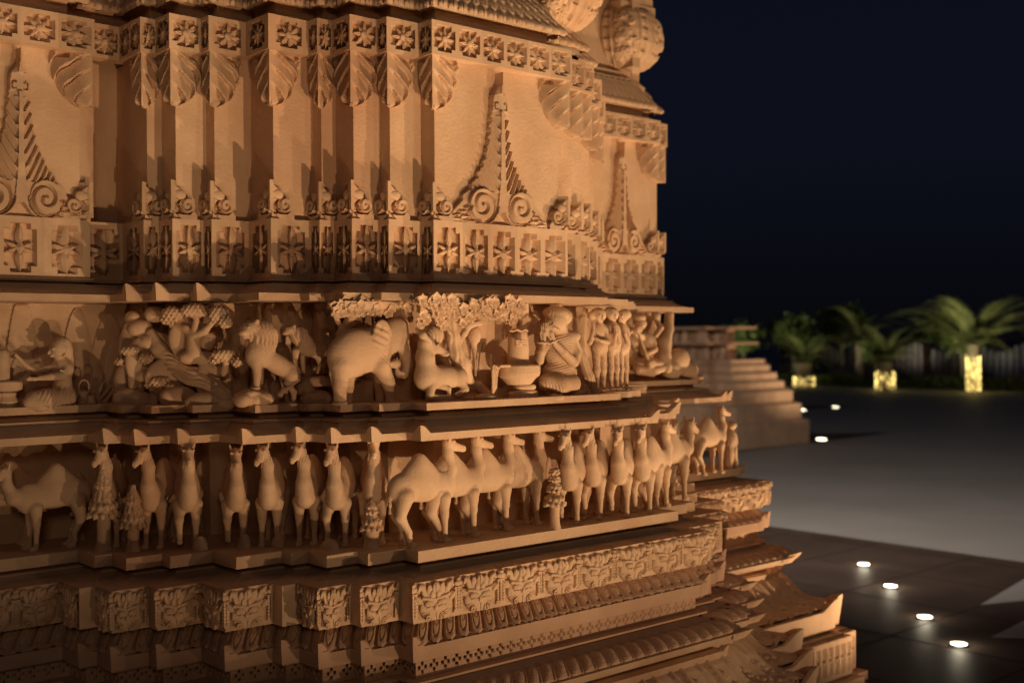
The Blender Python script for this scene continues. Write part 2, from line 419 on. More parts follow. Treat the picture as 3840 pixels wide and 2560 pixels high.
prof_part('checker_backing', [(.392, -1.228), (.392, -1.306), (.410, -1.305), (.448, -1.307), (.448, -1.316), (.418, -1.320), (.42, -1.335), (.455, -1.348)], PLAN2, STONE2)
prof_part('feather_ledge', [(.545, -1.400), (.573, -1.403), (.560, -1.436), (.505, -1.440), (.470, -1.455), (.46, -1.485)], PLAN2)
prof_part('lower_ledge', [(.46, -1.487), (.512, -1.492), (.512, -1.522), (.47, -1.528)])
prof_part('wide_ledge', [(.735, -1.725), (.765, -1.728), (.765, -1.850), (.76, -1.856), (.73, -1.86), (.73, -1.866), (.805, -1.870), (.805, -1.884), (.79, -1.888)])
prof_part('railing_backing', [(.79, -1.886), (.842, -1.888), (.842, -1.892), (.80, -1.893), (.80, -2.130), (.842, -2.131), (.842, -2.135), (.82, -2.142)])
prof_part('foot_slab', [(.80, -2.140), (.895, -2.146), (.895, -2.20), (.87, -2.215), (.93, -2.25), (.98, -2.30), (.98, -2.505)])
b = B(); b.box(-.55, 5.69, 1.3, 3.9, -2.45, 4.1); b.box(-.55, 5.6, 1.15, 1.35, -2.4, 2.3)
b.mk('core_block', STONE, T0)
def vis(k, plan):                      # faces with at least a little to show
    return True
def run_part(name, plan, prof, H, m=CARVE, res=.003, minlen=.02):
    b = B()
    for k in range(len(plan)-1):
        if k == 0 and plan[0][0] < 0:
            u0 = .66 if plan is PLAN2 else .60
        else: u0 = 0
        L = seglen(plan, k, np.mean([p[0] for p in prof]))
        if L < minlen: continue
        u1 = 1
        if plan[k+1][1] > 2: u1 = .12
        rr = res if segdir(plan, k) != (0, 1) else res*2.5
        ribbon(b, plan, k, u0, u1, prof, H, rr)
    return b.mk(name, m, T0, smooth=True)
# flower band and lattice band, one panel per face cell
def panels(name, plan, prof, pitch, H, m=CARVE, extra0=None, res=.003):
    d = prof[0][0]
    for k in range(len(plan)-1):
        L = seglen(plan, k, d)
        if L < .03 or plan[k+1][1] > 2: continue
        if k == 0:
            if extra0: us = extra0
            else: continue
        else:
            n = max(1, int(round(L/pitch))); us = [(j/n, (j+1)/n) for j in range(n)]
        rr = res if segdir(plan, k) != (0, 1) else res*2.2
        for u0, u1 in us:
            if name == 'mask_panel' and L*(u1-u0) < .105:
                b = B(); ribbon(b, plan, k, u0, u1, prof, checker_plain, .02); b.mk('plain_panel', m, T0); continue
            b = B(); wr = random.Random(int(u0*977+k*131)); am, sx_, sy_ = .86+.22*wr.random(), (wr.random()-.5)*.003, (wr.random()-.5)*.003
            ribbon(b, plan, k, u0, u1, prof, lambda S_, T_, w, h: am*H(S_+sx_, T_+sy_, w, h), rr)
            if b.n: b.mk(name, m, T0)
panels('flower_panel', PLAN1, [(0, 1.3845), (0, 1.2365)], .1408, flower_cell, res=.0026)
panels('lattice_panel', PLAN1, [(-.018, .519), (-.018, .267)], .170, lattice_cell, res=.003)
b = B(); sweep(b, PLAN1, [(-.052, .5195), (-.018, .5192)]); b.mk('lattice_cap', STONE, T0)
run_part('scale_cornice', PLAN1, [(-.035, 1.462), (-.028, 1.468), (-.05, 1.50), (-.085, 1.56), (-.130, 1.625)][::-1], scale_run)
fl = [(.366, -1.090), (.382, -1.100), (.404, -1.122), (.426, -1.150), (.446, -1.174)]
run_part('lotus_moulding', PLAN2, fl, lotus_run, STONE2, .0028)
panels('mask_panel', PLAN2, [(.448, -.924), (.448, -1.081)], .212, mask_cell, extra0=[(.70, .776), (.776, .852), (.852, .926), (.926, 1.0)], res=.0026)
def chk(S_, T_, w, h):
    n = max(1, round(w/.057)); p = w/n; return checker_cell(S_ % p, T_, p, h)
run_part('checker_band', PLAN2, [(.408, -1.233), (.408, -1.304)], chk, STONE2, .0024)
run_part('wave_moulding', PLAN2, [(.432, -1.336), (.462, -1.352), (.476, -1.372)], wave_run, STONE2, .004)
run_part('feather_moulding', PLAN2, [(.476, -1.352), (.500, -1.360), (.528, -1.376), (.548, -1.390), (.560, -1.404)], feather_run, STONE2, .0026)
def big_run(S_, T_, w, h):
    p = .20; n = max(1, round(w/p)); p = w/n; X = (S_ % p)-p/2; v = T_/h; e = np.abs(X)/(p/2)
    H = .030*np.sqrt(np.clip(1-(e/.95)**3, 0, 1))
    rim = np.abs(e-(.60+.25*np.sin(PI*v)*.6)); H = np.where(rim < .10, H+.010, H)
    Y = (v-.5)*h; noise = np.zeros_like(X)
    for i in range(14):
        r = random.Random(i); cx, cy = (r.random()-.5)*p*.6, (r.random()-.45)*h*.7
        b_ = bump(X, Y, cx, cy, .016, .013, r.random()*3); noise = np.maximum(noise, b_*.016)
    H = np.where(e < .50, .020+noise, H); H = np.where(e > .965, -.01, H)
    return H
run_part('great_lotus_moulding', PLAN2, [tuple(p) for p in resample([(.475, -1.53), (.50, -1.545), (.53, -1.58), (.56, -1.63), (.60, -1.68), (.655, -1.712), (.74, -1.728)], 9)[0]], big_run, CARVE, .004)
def rail_cell(S_, T_, w, h):
    X = S_-w/2; Y = h/2-T_; H = np.where((np.abs(X) < w*.5-.010) & (np.abs(Y) < h/2-.028), -.04, 0.)
    q = 1-np.abs(X)/(.016+.0*Y)-np.abs(np.abs(Y)-.04)/.075; H = np.where((q > 0) & (H < 0), -.018+.014*q, H)
    for s in (1, -1):
        b_ = bump(X, Y, s*.012, 0, .017, .010, s*.8); H = np.where((b_ > 0) & (H < 0), -.010+.012*b_, H)
    return H
def rails(S_, T_, w, h):
    n = max(1, round(w/.070)); p = w/n; return rail_cell(S_ % p, T_, p, h)
run_part('railing', PLAN2, [(.842, -1.893), (.842, -2.130)], rails, STONE, .0030)

# upturned corner horns on the eaves
def horn(plan, i, d, z0, Hn, Wn, base, lean=.008, name='corner_horn', m=STONE, gap=.03):
    b = B()
    for side in (-1, 1):
        k = i if side > 0 else i-1
        if k < 0 or k >= len(plan)-1: continue
        L = seglen(plan, k, d); Wk = min(Wn, L*.92)
        if Wk < .02: continue
        t = segdir(plan, k); t = (t[0]*side, t[1]*side)
        n = 15; s = np.linspace(0, 1, n); f = .5*(1+np.cos(PI*s**1.25))
        f = np.where(s < .12, f-.02*(.12-s)/.12, f)
        lo = []; hi = []; hi2 = []; lo2 = []
        for sj, fj in zip(s, f):
            zt = z0+Hn*fj
            for dd, tgt, zz in ((d+.001, lo, base), (d+.001+lean*fj, hi, zt), (d-.018+lean*fj, hi2, zt-.001), (d-.018, lo2, base)):
                cx, cy = corner(plan, i, dd); tgt.append((cx+t[0]*sj*Wk, cy+t[1]*sj*Wk, zz))
        b.grid(np.array([lo, hi, hi2, lo2]))
    if b.n: b.mk(name, m, T0)
def is_outer(plan, i):
    if i == 0 or i == len(plan)-1: return 0
    a, c = segdir(plan, i-1), segdir(plan, i)
    if a == (0, -1) and c == (1, 0): return 1
    if a == (1, 0) and c == (0, 1): return 2
    return 0
OUT1 = [i for i in range(len(PLAN1)) if is_outer(PLAN1, i)]
OUT2 = [i for i in range(len(PLAN2)) if is_outer(PLAN2, i) and not (is_outer(PLAN2, i) == 2 and abs(PLAN2[i][0]-4.146) < .001)]
for i in OUT2:
    x = PLAN2[i][0]
    if x < 2.4: horn(PLAN2, i, .117, .196, .040, .055, .165)
    horn(PLAN2, i, .284, -.378, .034, .055, -.407)
    horn(PLAN2, i, .452, -1.172, .046, .056, -.1221*10, m=STONE2)
    horn(PLAN2, i, .765, -1.730, .075, .15, -1.845, lean=.02)
    horn(PLAN2, i, .512, -1.492, .026, .03, -1.52)
    if x > 3.5: horn(PLAN2, i, .573, -1.403, .014, .09, -1.432, lean=.03)
# hanging leaves, corner scrolls
def half_relief(b, plan, i, side, d, z1, w, h, H, res=.0028):
    k = i if side > 0 else i-1
    L = seglen(plan, k, d); t = segdir(plan, k); t = (t[0]*side, t[1]*side)
    ns, nv = int(w/res)+2, int(h/res)+2
    SS, TT = np.meshgrid(np.linspace(0, w, ns), np.linspace(0, h, nv)); hh = H(SS, TT, w, h)
    fade = np.clip(1-SS/.03, 0, 1)
    n = segnorm(plan, k); cx, cy = corner(plan, i, d)
    X = cx+t[0]*SS+n[0]*hh-t[0]*hh*fade; Y = cy+t[1]*SS+n[1]*hh-t[1]*hh*fade
    keep = SS <= L+.03 if L < w else SS < 9
    b.grid(np.stack([X, Y, z1-TT], -1)[:, :max(4, int(keep[0].sum()))])
for i in OUT1:
    typ = is_outer(PLAN1, i); b = B(); b2 = B()
    for side in (-1, 1):
        k = i if side > 0 else i-1
        if segdir(PLAN1, k) == (0, 1) and PLAN1[i][0] < 5: continue
        L = seglen(PLAN1, k, -.05)
        half_relief(b, PLAN1, i, side, -.048, 1.236, min(.135, max(L, .04)), .232, leaf_half)
        if L > .05 or side > 0:
            half_relief(b2, PLAN1, i, side, -.034, .682, .104, .163, finial_half)
    if b.n: b.mk('hanging_leaf', CARVE, T0)
    if b2.n: b2.mk('corner_scroll', CARVE, T0)
def spire_part(xc, Y, w):
    h = .70; res = .003; SS, TT = np.meshgrid(np.linspace(0, w, int(w/res)), np.linspace(0, h, int(h/res)))
    hh = spire(SS, TT, w, h); b = B()
    b.grid(np.stack([xc-w/2+SS, Y-hh, .515+h-TT], -1)); b.mk('spire_ornament', CARVE, T0)
spire_part(3.487, .045, .70); spire_part(1.67, .995, .62); spire_part(5.30, .98, .56)
# ------------------------------------------------------------------ clay: signed distance modelling + surface nets
class Clay:
    def __init__(s, lo, hi, h):
        s.h = h; s.lo = np.array(lo, float); n = np.ceil((np.array(hi)-s.lo)/h).astype(int)+1
        s.ax = [s.lo[i]+h*np.arange(n[i]) for i in range(3)]; s.F = np.full(n, .05)
    def _sl(s, lo, hi):
        r = []
        for i in range(3):
            a = int(max(0, math.floor((lo[i]-s.lo[i])/s.h))); b_ = int(min(len(s.ax[i]), math.ceil((hi[i]-s.lo[i])/s.h)+1))
            if b_ <= a: return None
            r.append(slice(a, b_))
        return tuple(r)
    def _put(s, sl, D, k, cut):
        f = s.F[sl]
        if cut:
            g = -D; m = np.maximum(f, g)+(np.clip(k-np.abs(f-g), 0, None)**2/(4*k) if k > 0 else 0)
        else:
            m = np.minimum(f, D)-(np.clip(k-np.abs(f-D), 0, None)**2/(4*k) if k > 0 else 0)
        s.F[sl] = m
    def cap(s, p, q, r0, r1=None, k=.008, cut=False):
        p, q = np.array(p, float), np.array(q, float); r1 = r0 if r1 is None else r1; m = max(r0, r1)+k+.012
        sl = s._sl(np.minimum(p, q)-m, np.maximum(p, q)+m)
        if sl is None: return s
        X, Y, Z = np.meshgrid(s.ax[0][sl[0]]-p[0], s.ax[1][sl[1]]-p[1], s.ax[2][sl[2]]-p[2], indexing='ij', sparse=True)
        d = q-p; L2 = d@d+1e-12; t = np.clip((X*d[0]+Y*d[1]+Z*d[2])/L2, 0, 1)
        D = np.sqrt((X-t*d[0])**2+(Y-t*d[1])**2+(Z-t*d[2])**2)-(r0+(r1-r0)*t)
        s._put(sl, D, k, cut); return s
    def chain(s, pts, rs, k=.008, cut=False):
        for i in range(len(pts)-1): s.cap(pts[i], pts[i+1], rs[i], rs[i+1], k, cut)
        return s
    def ell(s, c, r, ang=0, k=.008, cut=False, yaw=0):
        """ang tilts in the X-Z plane, yaw turns about Z"""
        c = np.array(c, float); m = max(r)+k+.012; sl = s._sl(c-m, c+m)
        if sl is None: return s
        X, Y, Z = np.meshgrid(s.ax[0][sl[0]]-c[0], s.ax[1][sl[1]]-c[1], s.ax[2][sl[2]]-c[2], indexing='ij', sparse=True)
        if yaw: X, Y = X*math.cos(yaw)+Y*math.sin(yaw), -X*math.sin(yaw)+Y*math.cos(yaw)
        a = X*math.cos(ang)+Z*math.sin(ang); b_ = -X*math.sin(ang)+Z*math.cos(ang)
        K0 = np.sqrt((a/r[0])**2+(Y/r[1])**2+(b_/r[2])**2); K1 = np.sqrt((a/r[0]**2)**2+(Y/r[1]**2)**2+(b_/r[2]**2)**2)+1e-9
        s._put(sl, K0*(K0-1)/K1, k, cut); return s
    def box(s, c, r, rad=.004, k=.004, yaw=0, cut=False):
        c = np.array(c, float); m = np.linalg.norm(r)+k+.012; sl = s._sl(c-m, c+m)
        if sl is None: return s
        X, Y, Z = np.meshgrid(s.ax[0][sl[0]]-c[0], s.ax[1][sl[1]]-c[1], s.ax[2][sl[2]]-c[2], indexing='ij', sparse=True)
        if yaw: X, Y = X*math.cos(yaw)+Y*math.sin(yaw), -X*math.sin(yaw)+Y*math.cos(yaw)
        ax, ay, az = np.abs(X)-r[0]+rad, np.abs(Y)-r[1]+rad, np.abs(Z)-r[2]+rad
        D = np.sqrt(np.clip(ax, 0, None)**2+np.clip(ay, 0, None)**2+np.clip(az, 0, None)**2)+np.minimum(np.maximum(np.maximum(ax, ay), az), 0)-rad
        s._put(sl, D, k, cut); return s
    def flute(s, c, r, fn):
        """add fn(x,y,z) (metres, + swells) to the field inside an ellipsoid region"""
        c = np.array(c, float); r = np.array(r, float); sl = s._sl(c-r, c+r)
        if sl is None: return s
        X, Y, Z = np.meshgrid(s.ax[0][sl[0]], s.ax[1][sl[1]], s.ax[2][sl[2]], indexing='ij')
        q = ((X-c[0])/r[0])**2+((Y-c[1])/r[1])**2+((Z-c[2])/r[2])**2
        s.F[sl] -= np.clip((1-q)*3, 0, 1)*fn(X, Y, Z); return s
    def mesh(s):
        F = s.F; h = s.h
        F[0] = F[-1] = .01; F[:, 0] = F[:, -1] = .01; F[:, :, 0] = F[:, :, -1] = .01
        ins = F < 0; nx, ny, nz = F.shape
        acc = np.zeros((nx-1, ny-1, nz-1, 3)); cnt = np.zeros((nx-1, ny-1, nz-1))
        off = [(0, 0, 0), (1, 0, 0), (0, 1, 0), (1, 1, 0), (0, 0, 1), (1, 0, 1), (0, 1, 1), (1, 1, 1)]
        def cut_(o): return F[o[0]:nx-1+o[0], o[1]:ny-1+o[1], o[2]:nz-1+o[2]]
        for i, a in enumerate(off):
            for b_ in off[i+1:]:
                df = [b_[j]-a[j] for j in range(3)]
                if sum(map(abs, df)) != 1: continue
                fa, fb = cut_(a), cut_(b_); x = (fa < 0) != (fb < 0)
                t = np.where(x, fa/np.where(x, fa-fb, 1), 0)
                for j in range(3): acc[..., j] += x*(a[j]+t*df[j])
                cnt += x
        act = cnt > 0; idx = -np.ones(cnt.shape, int); idx[act] = np.arange(act.sum())
        g = np.argwhere(act); V = s.lo+h*(g+acc[act]/cnt[act][:, None])
        Fs = []
        for ax in range(3):
            sl0 = [slice(1, -1)]*3; sl0[ax] = slice(0, -1); sl1 = list(sl0); sl1[ax] = slice(1, None)
            a, b_ = ins[tuple(sl0)], ins[tuple(sl1)]; x = np.argwhere(a != b_)
            flip = a[tuple(x.T)]; o = np.ones(3, int); o[ax] = 0; x = x+o
            u, v = [(1, 2), (2, 0), (0, 1)][ax]
            def at(du, dv):
                p = x.copy(); p[:, u] -= du; p[:, v] -= dv; return idx[tuple(p.T)]
            q = np.stack([at(1, 1), at(0, 1), at(0, 0), at(1, 0)], -1); q[~flip] = q[~flip][:, ::-1]; Fs.append(q)
        Fq = np.concatenate(Fs); Fq = Fq[(Fq >= 0).all(1)]
        # light relaxation
        nb = np.zeros_like(V); c = np.zeros(len(V))
        for i in range(4):
            a, b_ = Fq[:, i], Fq[:, (i+1) % 4]
            np.add.at(nb, a, V[b_]); np.add.at(c, a, 1)
        V = V*.6+.4*nb/np.maximum(c, 1)[:, None]
        return V, Fq
def clay_obj(cl, name, m=CARVE, parent=None, org=None):
    V, F = cl.mesh(); return mk(name, V, F, m, parent, org, smooth=True)
def dup(o, loc, rz=0, sc=1, name=None):
    c = o.copy(); COL.objects.link(c); c.location = loc; c.rotation_euler = (0, 0, rz); c.scale = (sc, sc, sc)
    for k in ('label', 'category', 'group'):
        if k in c: del c[k]
    return c

# figures are laid out on a plane of constant Y and given real thickness; px = crop pixels of the study photo
class Fig:
    def __init__(s, ox, oy, sc, Y): s.o = (ox, oy, sc); s.Y = Y
    def P(s, x, y, f=0):
        ox, oy, sc = s.o; return onY(ox+sc*x, oy+sc*y, s.Y-f)
    def m(s, px):
        ox, oy, sc = s.o; p = s.P(s.cx, s.cy); w = (p+np.array([0, 4, 0]))@FW; return px*sc*w/FPX
    def start(s, x0, y0, x1, y1, f0, f1, h=.004):
        s.cx, s.cy = (x0+x1)/2, (y0+y1)/2
        c = np.array([s.P(x, y, f) for x in (x0, x1) for y in (y0, y1) for f in (f0, f1)])
        s.c = Clay(c.min(0)-.012, c.max(0)+.012, h); s.dx = (s.P(s.cx+10, s.cy)-s.P(s.cx-10, s.cy))[0]/20
        return s
    def cap(s, a, b_, r0, r1=None, k=.006, cut=False):
        r1 = r0 if r1 is None else r1
        s.c.cap(s.P(*a), s.P(*b_), s.m(r0), s.m(r1), k, cut); return s
    def chain(s, pts, rs, k=.006, cut=False):
        for i in range(len(pts)-1): s.cap(pts[i], pts[i+1], rs[i], rs[i+1], k, cut)
        return s
    def ell(s, a, rx, rz, ry, ang=0, k=.006, cut=False):
        s.c.ell(s.P(*a), (rx*s.dx, ry, s.m(rz)), ang, k, cut); return s
    def box(s, a, rx, rz, ry, rad=.004, k=.003, cut=False):
        s.c.box(s.P(*a), (rx*s.dx, ry, s.m(rz)), rad, k, 0, cut); return s
    def flute(s, a, rx, rz, ry, fn):
        s.c.flute(s.P(*a), (rx*s.dx, ry, s.m(rz)), fn); return s
    def mk(s, name, m=CARVE, parent=None): return clay_obj(s.c, name, m, parent)

# ------------------------------------------------------------------ camels
def lx(x): return (x-1700)*.00047
def lz(y): return (1192-y)*.000362
def camel(kind):
    c = Clay((-.21, -.085, -.006), (.27, .085, .46), .0042); R = .00036
    def p(x, y, f=0): return (lx(x), f, lz(y))
    front = kind != 'side' and kind != 'low'
    c.ell((lx(1700), 0, lz(572)), (.135, .050, .056), -.05, .02)
    c.ell((lx(1680), 0, lz(440)), (.085, .042, .062), 0, .035); c.ell((lx(1680), 0, lz(318)), (.036, .026, .044), 0, .03)                       # hump
    c.ell((lx(1490), 0, lz(570)), (.060, .046, .062), .4, .02)
    c.ell((lx(1925), 0, lz(585)), (.058, .038, .066), 0, .02)
    if kind == 'side':
        N = [p(1960, 560), p(2015, 400), p(1985, 220), p(1972, 120)]; NR = [.037, .026, .0205, .0185]
        hd = N[-1]; d = np.array([1, 0, .0]); dn = np.array([1, 0, -.28])
    elif kind == 'low':
        N = [p(1950, 600), p(2060, 560), p(2120, 400), p(2110, 260)]; NR = [.040, .030, .021, .018]
        hd = N[-1]; d = np.array([1, 0, -.1]); dn = np.array([1, 0, -.45])
    else:
        tip = {'front': 0, 'turn': -.014, 'look': -.008}[kind]
        N = [p(1955, 660), p(2000, 480), p(1990, 260), (lx(1990), tip, lz(100))]; NR = [.037, .029, .0235, .0215]
        hd = N[-1]; yw = {'front': 0, 'turn': -.42, 'look': -.22}[kind]
        d = np.array([math.cos(yw), math.sin(yw), -.25]); dn = np.array([math.cos(yw), math.sin(yw), -.85])
    c.chain(N, NR, .016)
    hd = np.array(hd); d = d/np.linalg.norm(d); dn = dn/np.linalg.norm(dn); sd = np.array([-d[1], d[0], 0])/math.hypot(d[0], d[1])
    up = np.cross(d, sd)*1.0; up = up if up[2] > 0 else -up
    a = hd+d*.008; kl = .74 if front else 1; m1 = a+dn*.048*kl; m2 = a+dn*.082*kl
    c.cap(a, m1, .0225, .0130, .008); c.cap(m1, m2, .0125, .0125, .005); c.cap(m2-up*.003-dn*.006, m2-up*.006+dn*.004, .0105, .0085, .004); c.cap(a+up*.014-d*.012, a+dn*.030+up*.010, .012, .008, .006)
    c.cap(m2-dn*.004-up*.010, a+dn*.018-up*.012, .0070, .013, .004)                      # lower jaw
    c.cap(a+up*.010, a+d*.016+up*.010, .014, .011, .006); c.flute(a+dn*.055*kl-up*.012, (.012, .012, .010), lambda X, Y, Z: .0012*np.sin(900*Z))                          # brow
    for s_ in (1, -1):
        e = a+sd*s_*.0200+d*.016+up*.012; c.ell(e, (.0080, .0080, .0062), 0, .002)
        e2 = e+sd*s_*.0060; c.ell(e2, (.0062, .0062, .0030), 0, .001, cut=True); c.ell(e+sd*s_*.0030, (.0034, .0034, .0030), 0, .0005)
        er = a+sd*s_*.020-d*.010+up*.018; c.cap(er, er+up*.022+sd*s_*.007-d*.003, .0078, .0032, .003)
        c.ell(m2+dn*.010+sd*s_*.006+up*.007, (.0038, .0038, .0038), 0, .002, cut=True)
    c.cap(m2+dn*.012-up*.004+sd*.014, m2+dn*.012-up*.004-sd*.014, .0022, .0022, .001, cut=True)   # mouth line
    if front:
        c.flute(N[3]+np.array([.01, 0, -.035]), (.035, .04, .045), lambda X, Y, Z: .0022*np.sin(Y*900+Z*120))
    yo = .030
    lift = kind in ('front', 'look')
    for s_ in (1, -1):
        near = s_ < 0; o = 0 if near else 14
        if lift and near:                                                        # raised foreleg
            J = [p(1900, 700, s_*.032), p(1985, 850, s_*.036), p(1960, 1010, s_*.034), p(1965, 1080, s_*.034)]
            c.chain(J, [.030, .0165, .0105, .011], .010); c.ell((J[3][0]+.004, J[3][1], J[3][2]-.004), (.015, .012, .010), 0, .005)
        else:
            J = [p(1890, 700, s_*yo), p(1895-o, 880, s_*yo), p(1902-o, 1110, s_*yo), p(1908-o, 1165, s_*yo)]
            c.chain(J, [.029, .0155, .0095, .0125], .010); c.ell((J[3][0]+.009, J[3][1], .008), (.023, .016, .011), 0, .006)
            c.cap((J[3][0]+.022, J[3][1], .012), (J[3][0]+.036, J[3][1], .004), .003, .003, .002, cut=True)
            c.ell((J[1][0]+.003, J[1][1], J[1][2]), (.016, .014, .016), 0, .006)
        q = [p(1480+o*3, 640, s_*yo), p(1440+o*3, 850, s_*yo), p(1520+o*2, 1020, s_*yo), p(1530+o, 1110, s_*yo), p(1545+o, 1165, s_*yo)]
        if near: q[1] = p(1430, 840, s_*yo)
        c.chain(q, [.038, .0215, .0120, .0100, .012], .010); c.ell((q[4][0]+.009, q[4][1], .008), (.023, .015, .011), 0, .006)
    c.chain([p(1400, 520), p(1372, 640), p(1376, 800)], [.006, .006, .0085], .003)
    c.flute(p(1376, 760), (.02, .03, .035), lambda X, Y, Z: .0018*np.sin(Y*1500+Z*200))
    V, F = c.mesh(); V[:, 2] -= EYE; V[:, 2] += EYE
    return V, F
CAM = {}
for kd in ('side', 'low', 'front', 'turn', 'look'):
    V, F = camel(kd); me_o = mk('stone_camel', V, F, CARVE, org=(0, 0, 0), smooth=True, eye=False); CAM[kd] = me_o
CUSED = set()
def put_camel(kd, u, y, ang, sc, label, group, Zf=-.832, name='stone_camel', mirror=False):
    P = onZ(u, y, Zf); src = CAM[kd]; A_ = math.radians(ang); P = P-np.array([math.cos(A_), math.sin(A_), 0])*.095*sc
    if kd in CUSED: o = dup(src, (0, 0, 0))
    else: o = src; CUSED.add(kd)
    o.location = (P[0], P[1], Zf+EYE); o.rotation_euler = (0, 0, math.radians(ang)); o.scale = (sc, -sc if mirror else sc, sc)
    tag(o, label, 'camel statue', group); return o
G1 = 'stone camels standing along the lower shelf'
R0 = -.10
lab4 = ['hindmost of the four side-on stone camels, its whole body and tail clear', 'second of the four side-on stone camels, overlapped by the one with the tail',
        'third of the four side-on stone camels, between second and foremost', 'foremost side-on stone camel, its nose above the four-tiered stone pine']
for i, u in enumerate((1679, 1785, 1905, 2018)):       # each one stands a little deeper in the niche than the last
    Yc = -.235+.022*i; X = onY(u, 1850-i*12, Yc)[0]-.135
    o = CAM['side'] if i == 0 else dup(CAM['side'], (0, 0, 0)); CUSED.add('side')
    o.location = (X, Yc, -.832+EYE); o.scale = (1.02, 1.02, 1.03); tag(o, lab4[i], 'camel statue', G1)
# front facing camels: pixel of the feet centre, heading angle (degrees from +x), variant
FR = [('turn', 408, 2052, 236, .98, 'stone camel behind the tall stone fir, head turned left above its tip', .5),
      ('turn', 575, 2056, 222, .98, 'stone camel right of the short stone fir, head in profile to the left', 0),
      ('front', 706, 2060, 246, 1.0, 'stone camel facing straight out with one forefoot on the leftmost stone dome', 0),
      ('front', 885, 2052, 244, .96, 'stone camel with lowered face and a forefoot on the second stone dome', 0),
      ('turn', 1010, 2048, 232, .98, 'stone camel with raised bent foreleg resting on the third stone dome, looking left', 0),
      ('turn', 1150, 2044, 226, 1.0, 'stone camel standing square on four feet between the third and fourth stone domes', 0),
      ('look', 1266, 2048, 222, .98, 'stone camel with a carved beard and its forefoot on the widest stone dome', 0),
      ('front', 1402, 2040, 236, 1.05, 'stone camel rising straight behind the two-tiered stone pine', 0),
      ('look', 2138, 1966, 212, 1.0, 'stone camel just right of the four-tiered stone pine, its muzzle touching the side-on camel', 0),
      ('look', 2226, 1948, 210, 1.0, 'second front-facing stone camel right of the four-tiered pine, muzzle raised', 0),
      ('front', 2326, 1938, 210, 1.0, 'third front-facing stone camel right of the four-tiered pine, rounded muzzle', 0),
      ('front', 2412, 1924, 210, 1.0, 'fourth front-facing stone camel right of the four-tiered pine, ears in shadow', 0)]
for kd, u, y, a, sc, lb, _ in FR: put_camel(kd, u, y, a, sc, lb, G1)
put_camel('low', 120, 2064, 180, .95, 'large stone camel facing left with a low curved neck and ridged hump', G1)
put_camel('low', -60, 2062, 180, .97, 'stone camel cut off by the left edge, behind the large left-facing one', G1)
put_camel('side', 2480, 1898, 8, 1.0, 'stone camel stretching its neck right at the corner of the shelf', G1)
put_camel('low', 2545, 1872, 10, 1.12, 'big stone camel with a deep curved neck behind the small pine at the corner', G1)
put_camel('side', 2690, 1772, 0, .98, 'blurred stone camel walking right on the far bay, its nose past the ledge', G1)
put_camel('low', 2560, 1780, 195, .92, 'blurred stone camel facing left on the far bay, behind the corner camels', G1)

# stone domes under raised feet
def dome(u, y, w, h, label):
    P = onZ(u, y, -.832); b = B()
    prof = [(w*1.04, 0), (w*1.02, h*.15), (w*.94, h*.4), (w*.80, h*.62), (w*.6, h*.82), (w*.32, h*.95), (.001, h)]
    b.lathe(prof, (P[0], P[1], -.833), 22, lambda r, z, a: r*(1+.04*np.sin(3*a+z*30)))
    tag(b.mk('stone_dome', CARVE, smooth=True), label, 'carved rock', 'small stone domes under the camels\' feet')
dome(752, 2060, .030, .056, 'oval stone knob with a carved notch, leftmost of the domes under camel feet')
dome(917, 2052, .028, .058, 'smooth egg-shaped stone knob, second from the left under a camel\'s foot')
dome(1044, 2048, .028, .055, 'smooth egg-shaped stone knob under the bent foreleg of the third camel')
dome(1238, 2058, .038, .042, 'wide low stone dome, broadest of those under camel feet')

# stone firs in front of the camels
def fir(u, y, H, R, tiers, tr, label, group='small carved stone trees on the lower shelf', seed=1, flare=1.25, Zf=-.832, top=0.0):
    P = onZ(u, y, Zf); rnd = random.Random(seed); root = empty('stone_tree', (P[0], P[1], Zf+EYE))
    tag(root, label, 'stone tree', group)
    z0 = H*tiers[0][0]; b = B()
    b.lathe([(tr*flare, 0), (tr*1.12, .012), (tr, .03), (tr*.94, z0*.6), (tr, z0+.01)], (P[0], P[1], Zf), 20, lambda r, z, a: r*(1+.05*np.sin(5*a)*(z < .02)))
    b.mk('trunk', CARVE, root, smooth=True)
    cl = Clay((P[0]-R*1.5, P[1]-R*1.5, Zf+z0-.02), (P[0]+R*1.5, P[1]+R*1.5, Zf+H*1.03+.01), .0036)
    for j, (za, zb, ra, rb) in enumerate(tiers):
        za, zb, ra, rb = za*H, zb*H, ra*R, rb*R; nl = 11; ph = rnd.random()*6
        cl.cap((P[0], P[1], Zf+za+ra*.55), (P[0], P[1], Zf+zb), ra*.70, rb*.75, .004)
        for row in range(2):
            for i in range(nl):
                a = ph+(i+.5*row)*2*PI/nl+.15*rnd.random(); ca, sa = math.cos(a), math.sin(a); zt = za+(zb-za)*(.50 if row == 0 else .80); zl = za+(zb-za)*(.0 if row == 0 else .34)+.006*rnd.random()
                r0_ = rb+(ra-rb)*(.30 if row == 0 else .05); r1_ = ra*(1.0 if row == 0 else .84)
                w_ = ra*.30; A0 = (P[0]+ca*r0_*.8, P[1]+sa*r0_*.8, Zf+zt); A1 = (P[0]+ca*r1_*.84, P[1]+sa*r1_*.84, Zf+zl+ra*.22); A2 = (P[0]+ca*r1_, P[1]+sa*r1_, Zf+zl)
                cl.cap(A0, A1, w_*.45, w_*.62, .004); cl.cap(A1, A2, w_*.62, w_*.10, .003)
    z_ = lambda X, Y, Z: .0017*np.sin(46*np.arctan2(Y-P[1], X-P[0])+160*(Z-Zf))
    cl.flute((P[0], P[1], Zf+H*.62), (R*2, R*2, H*.7), z_)
    o = clay_obj(cl, 'crown', CARVE, root)
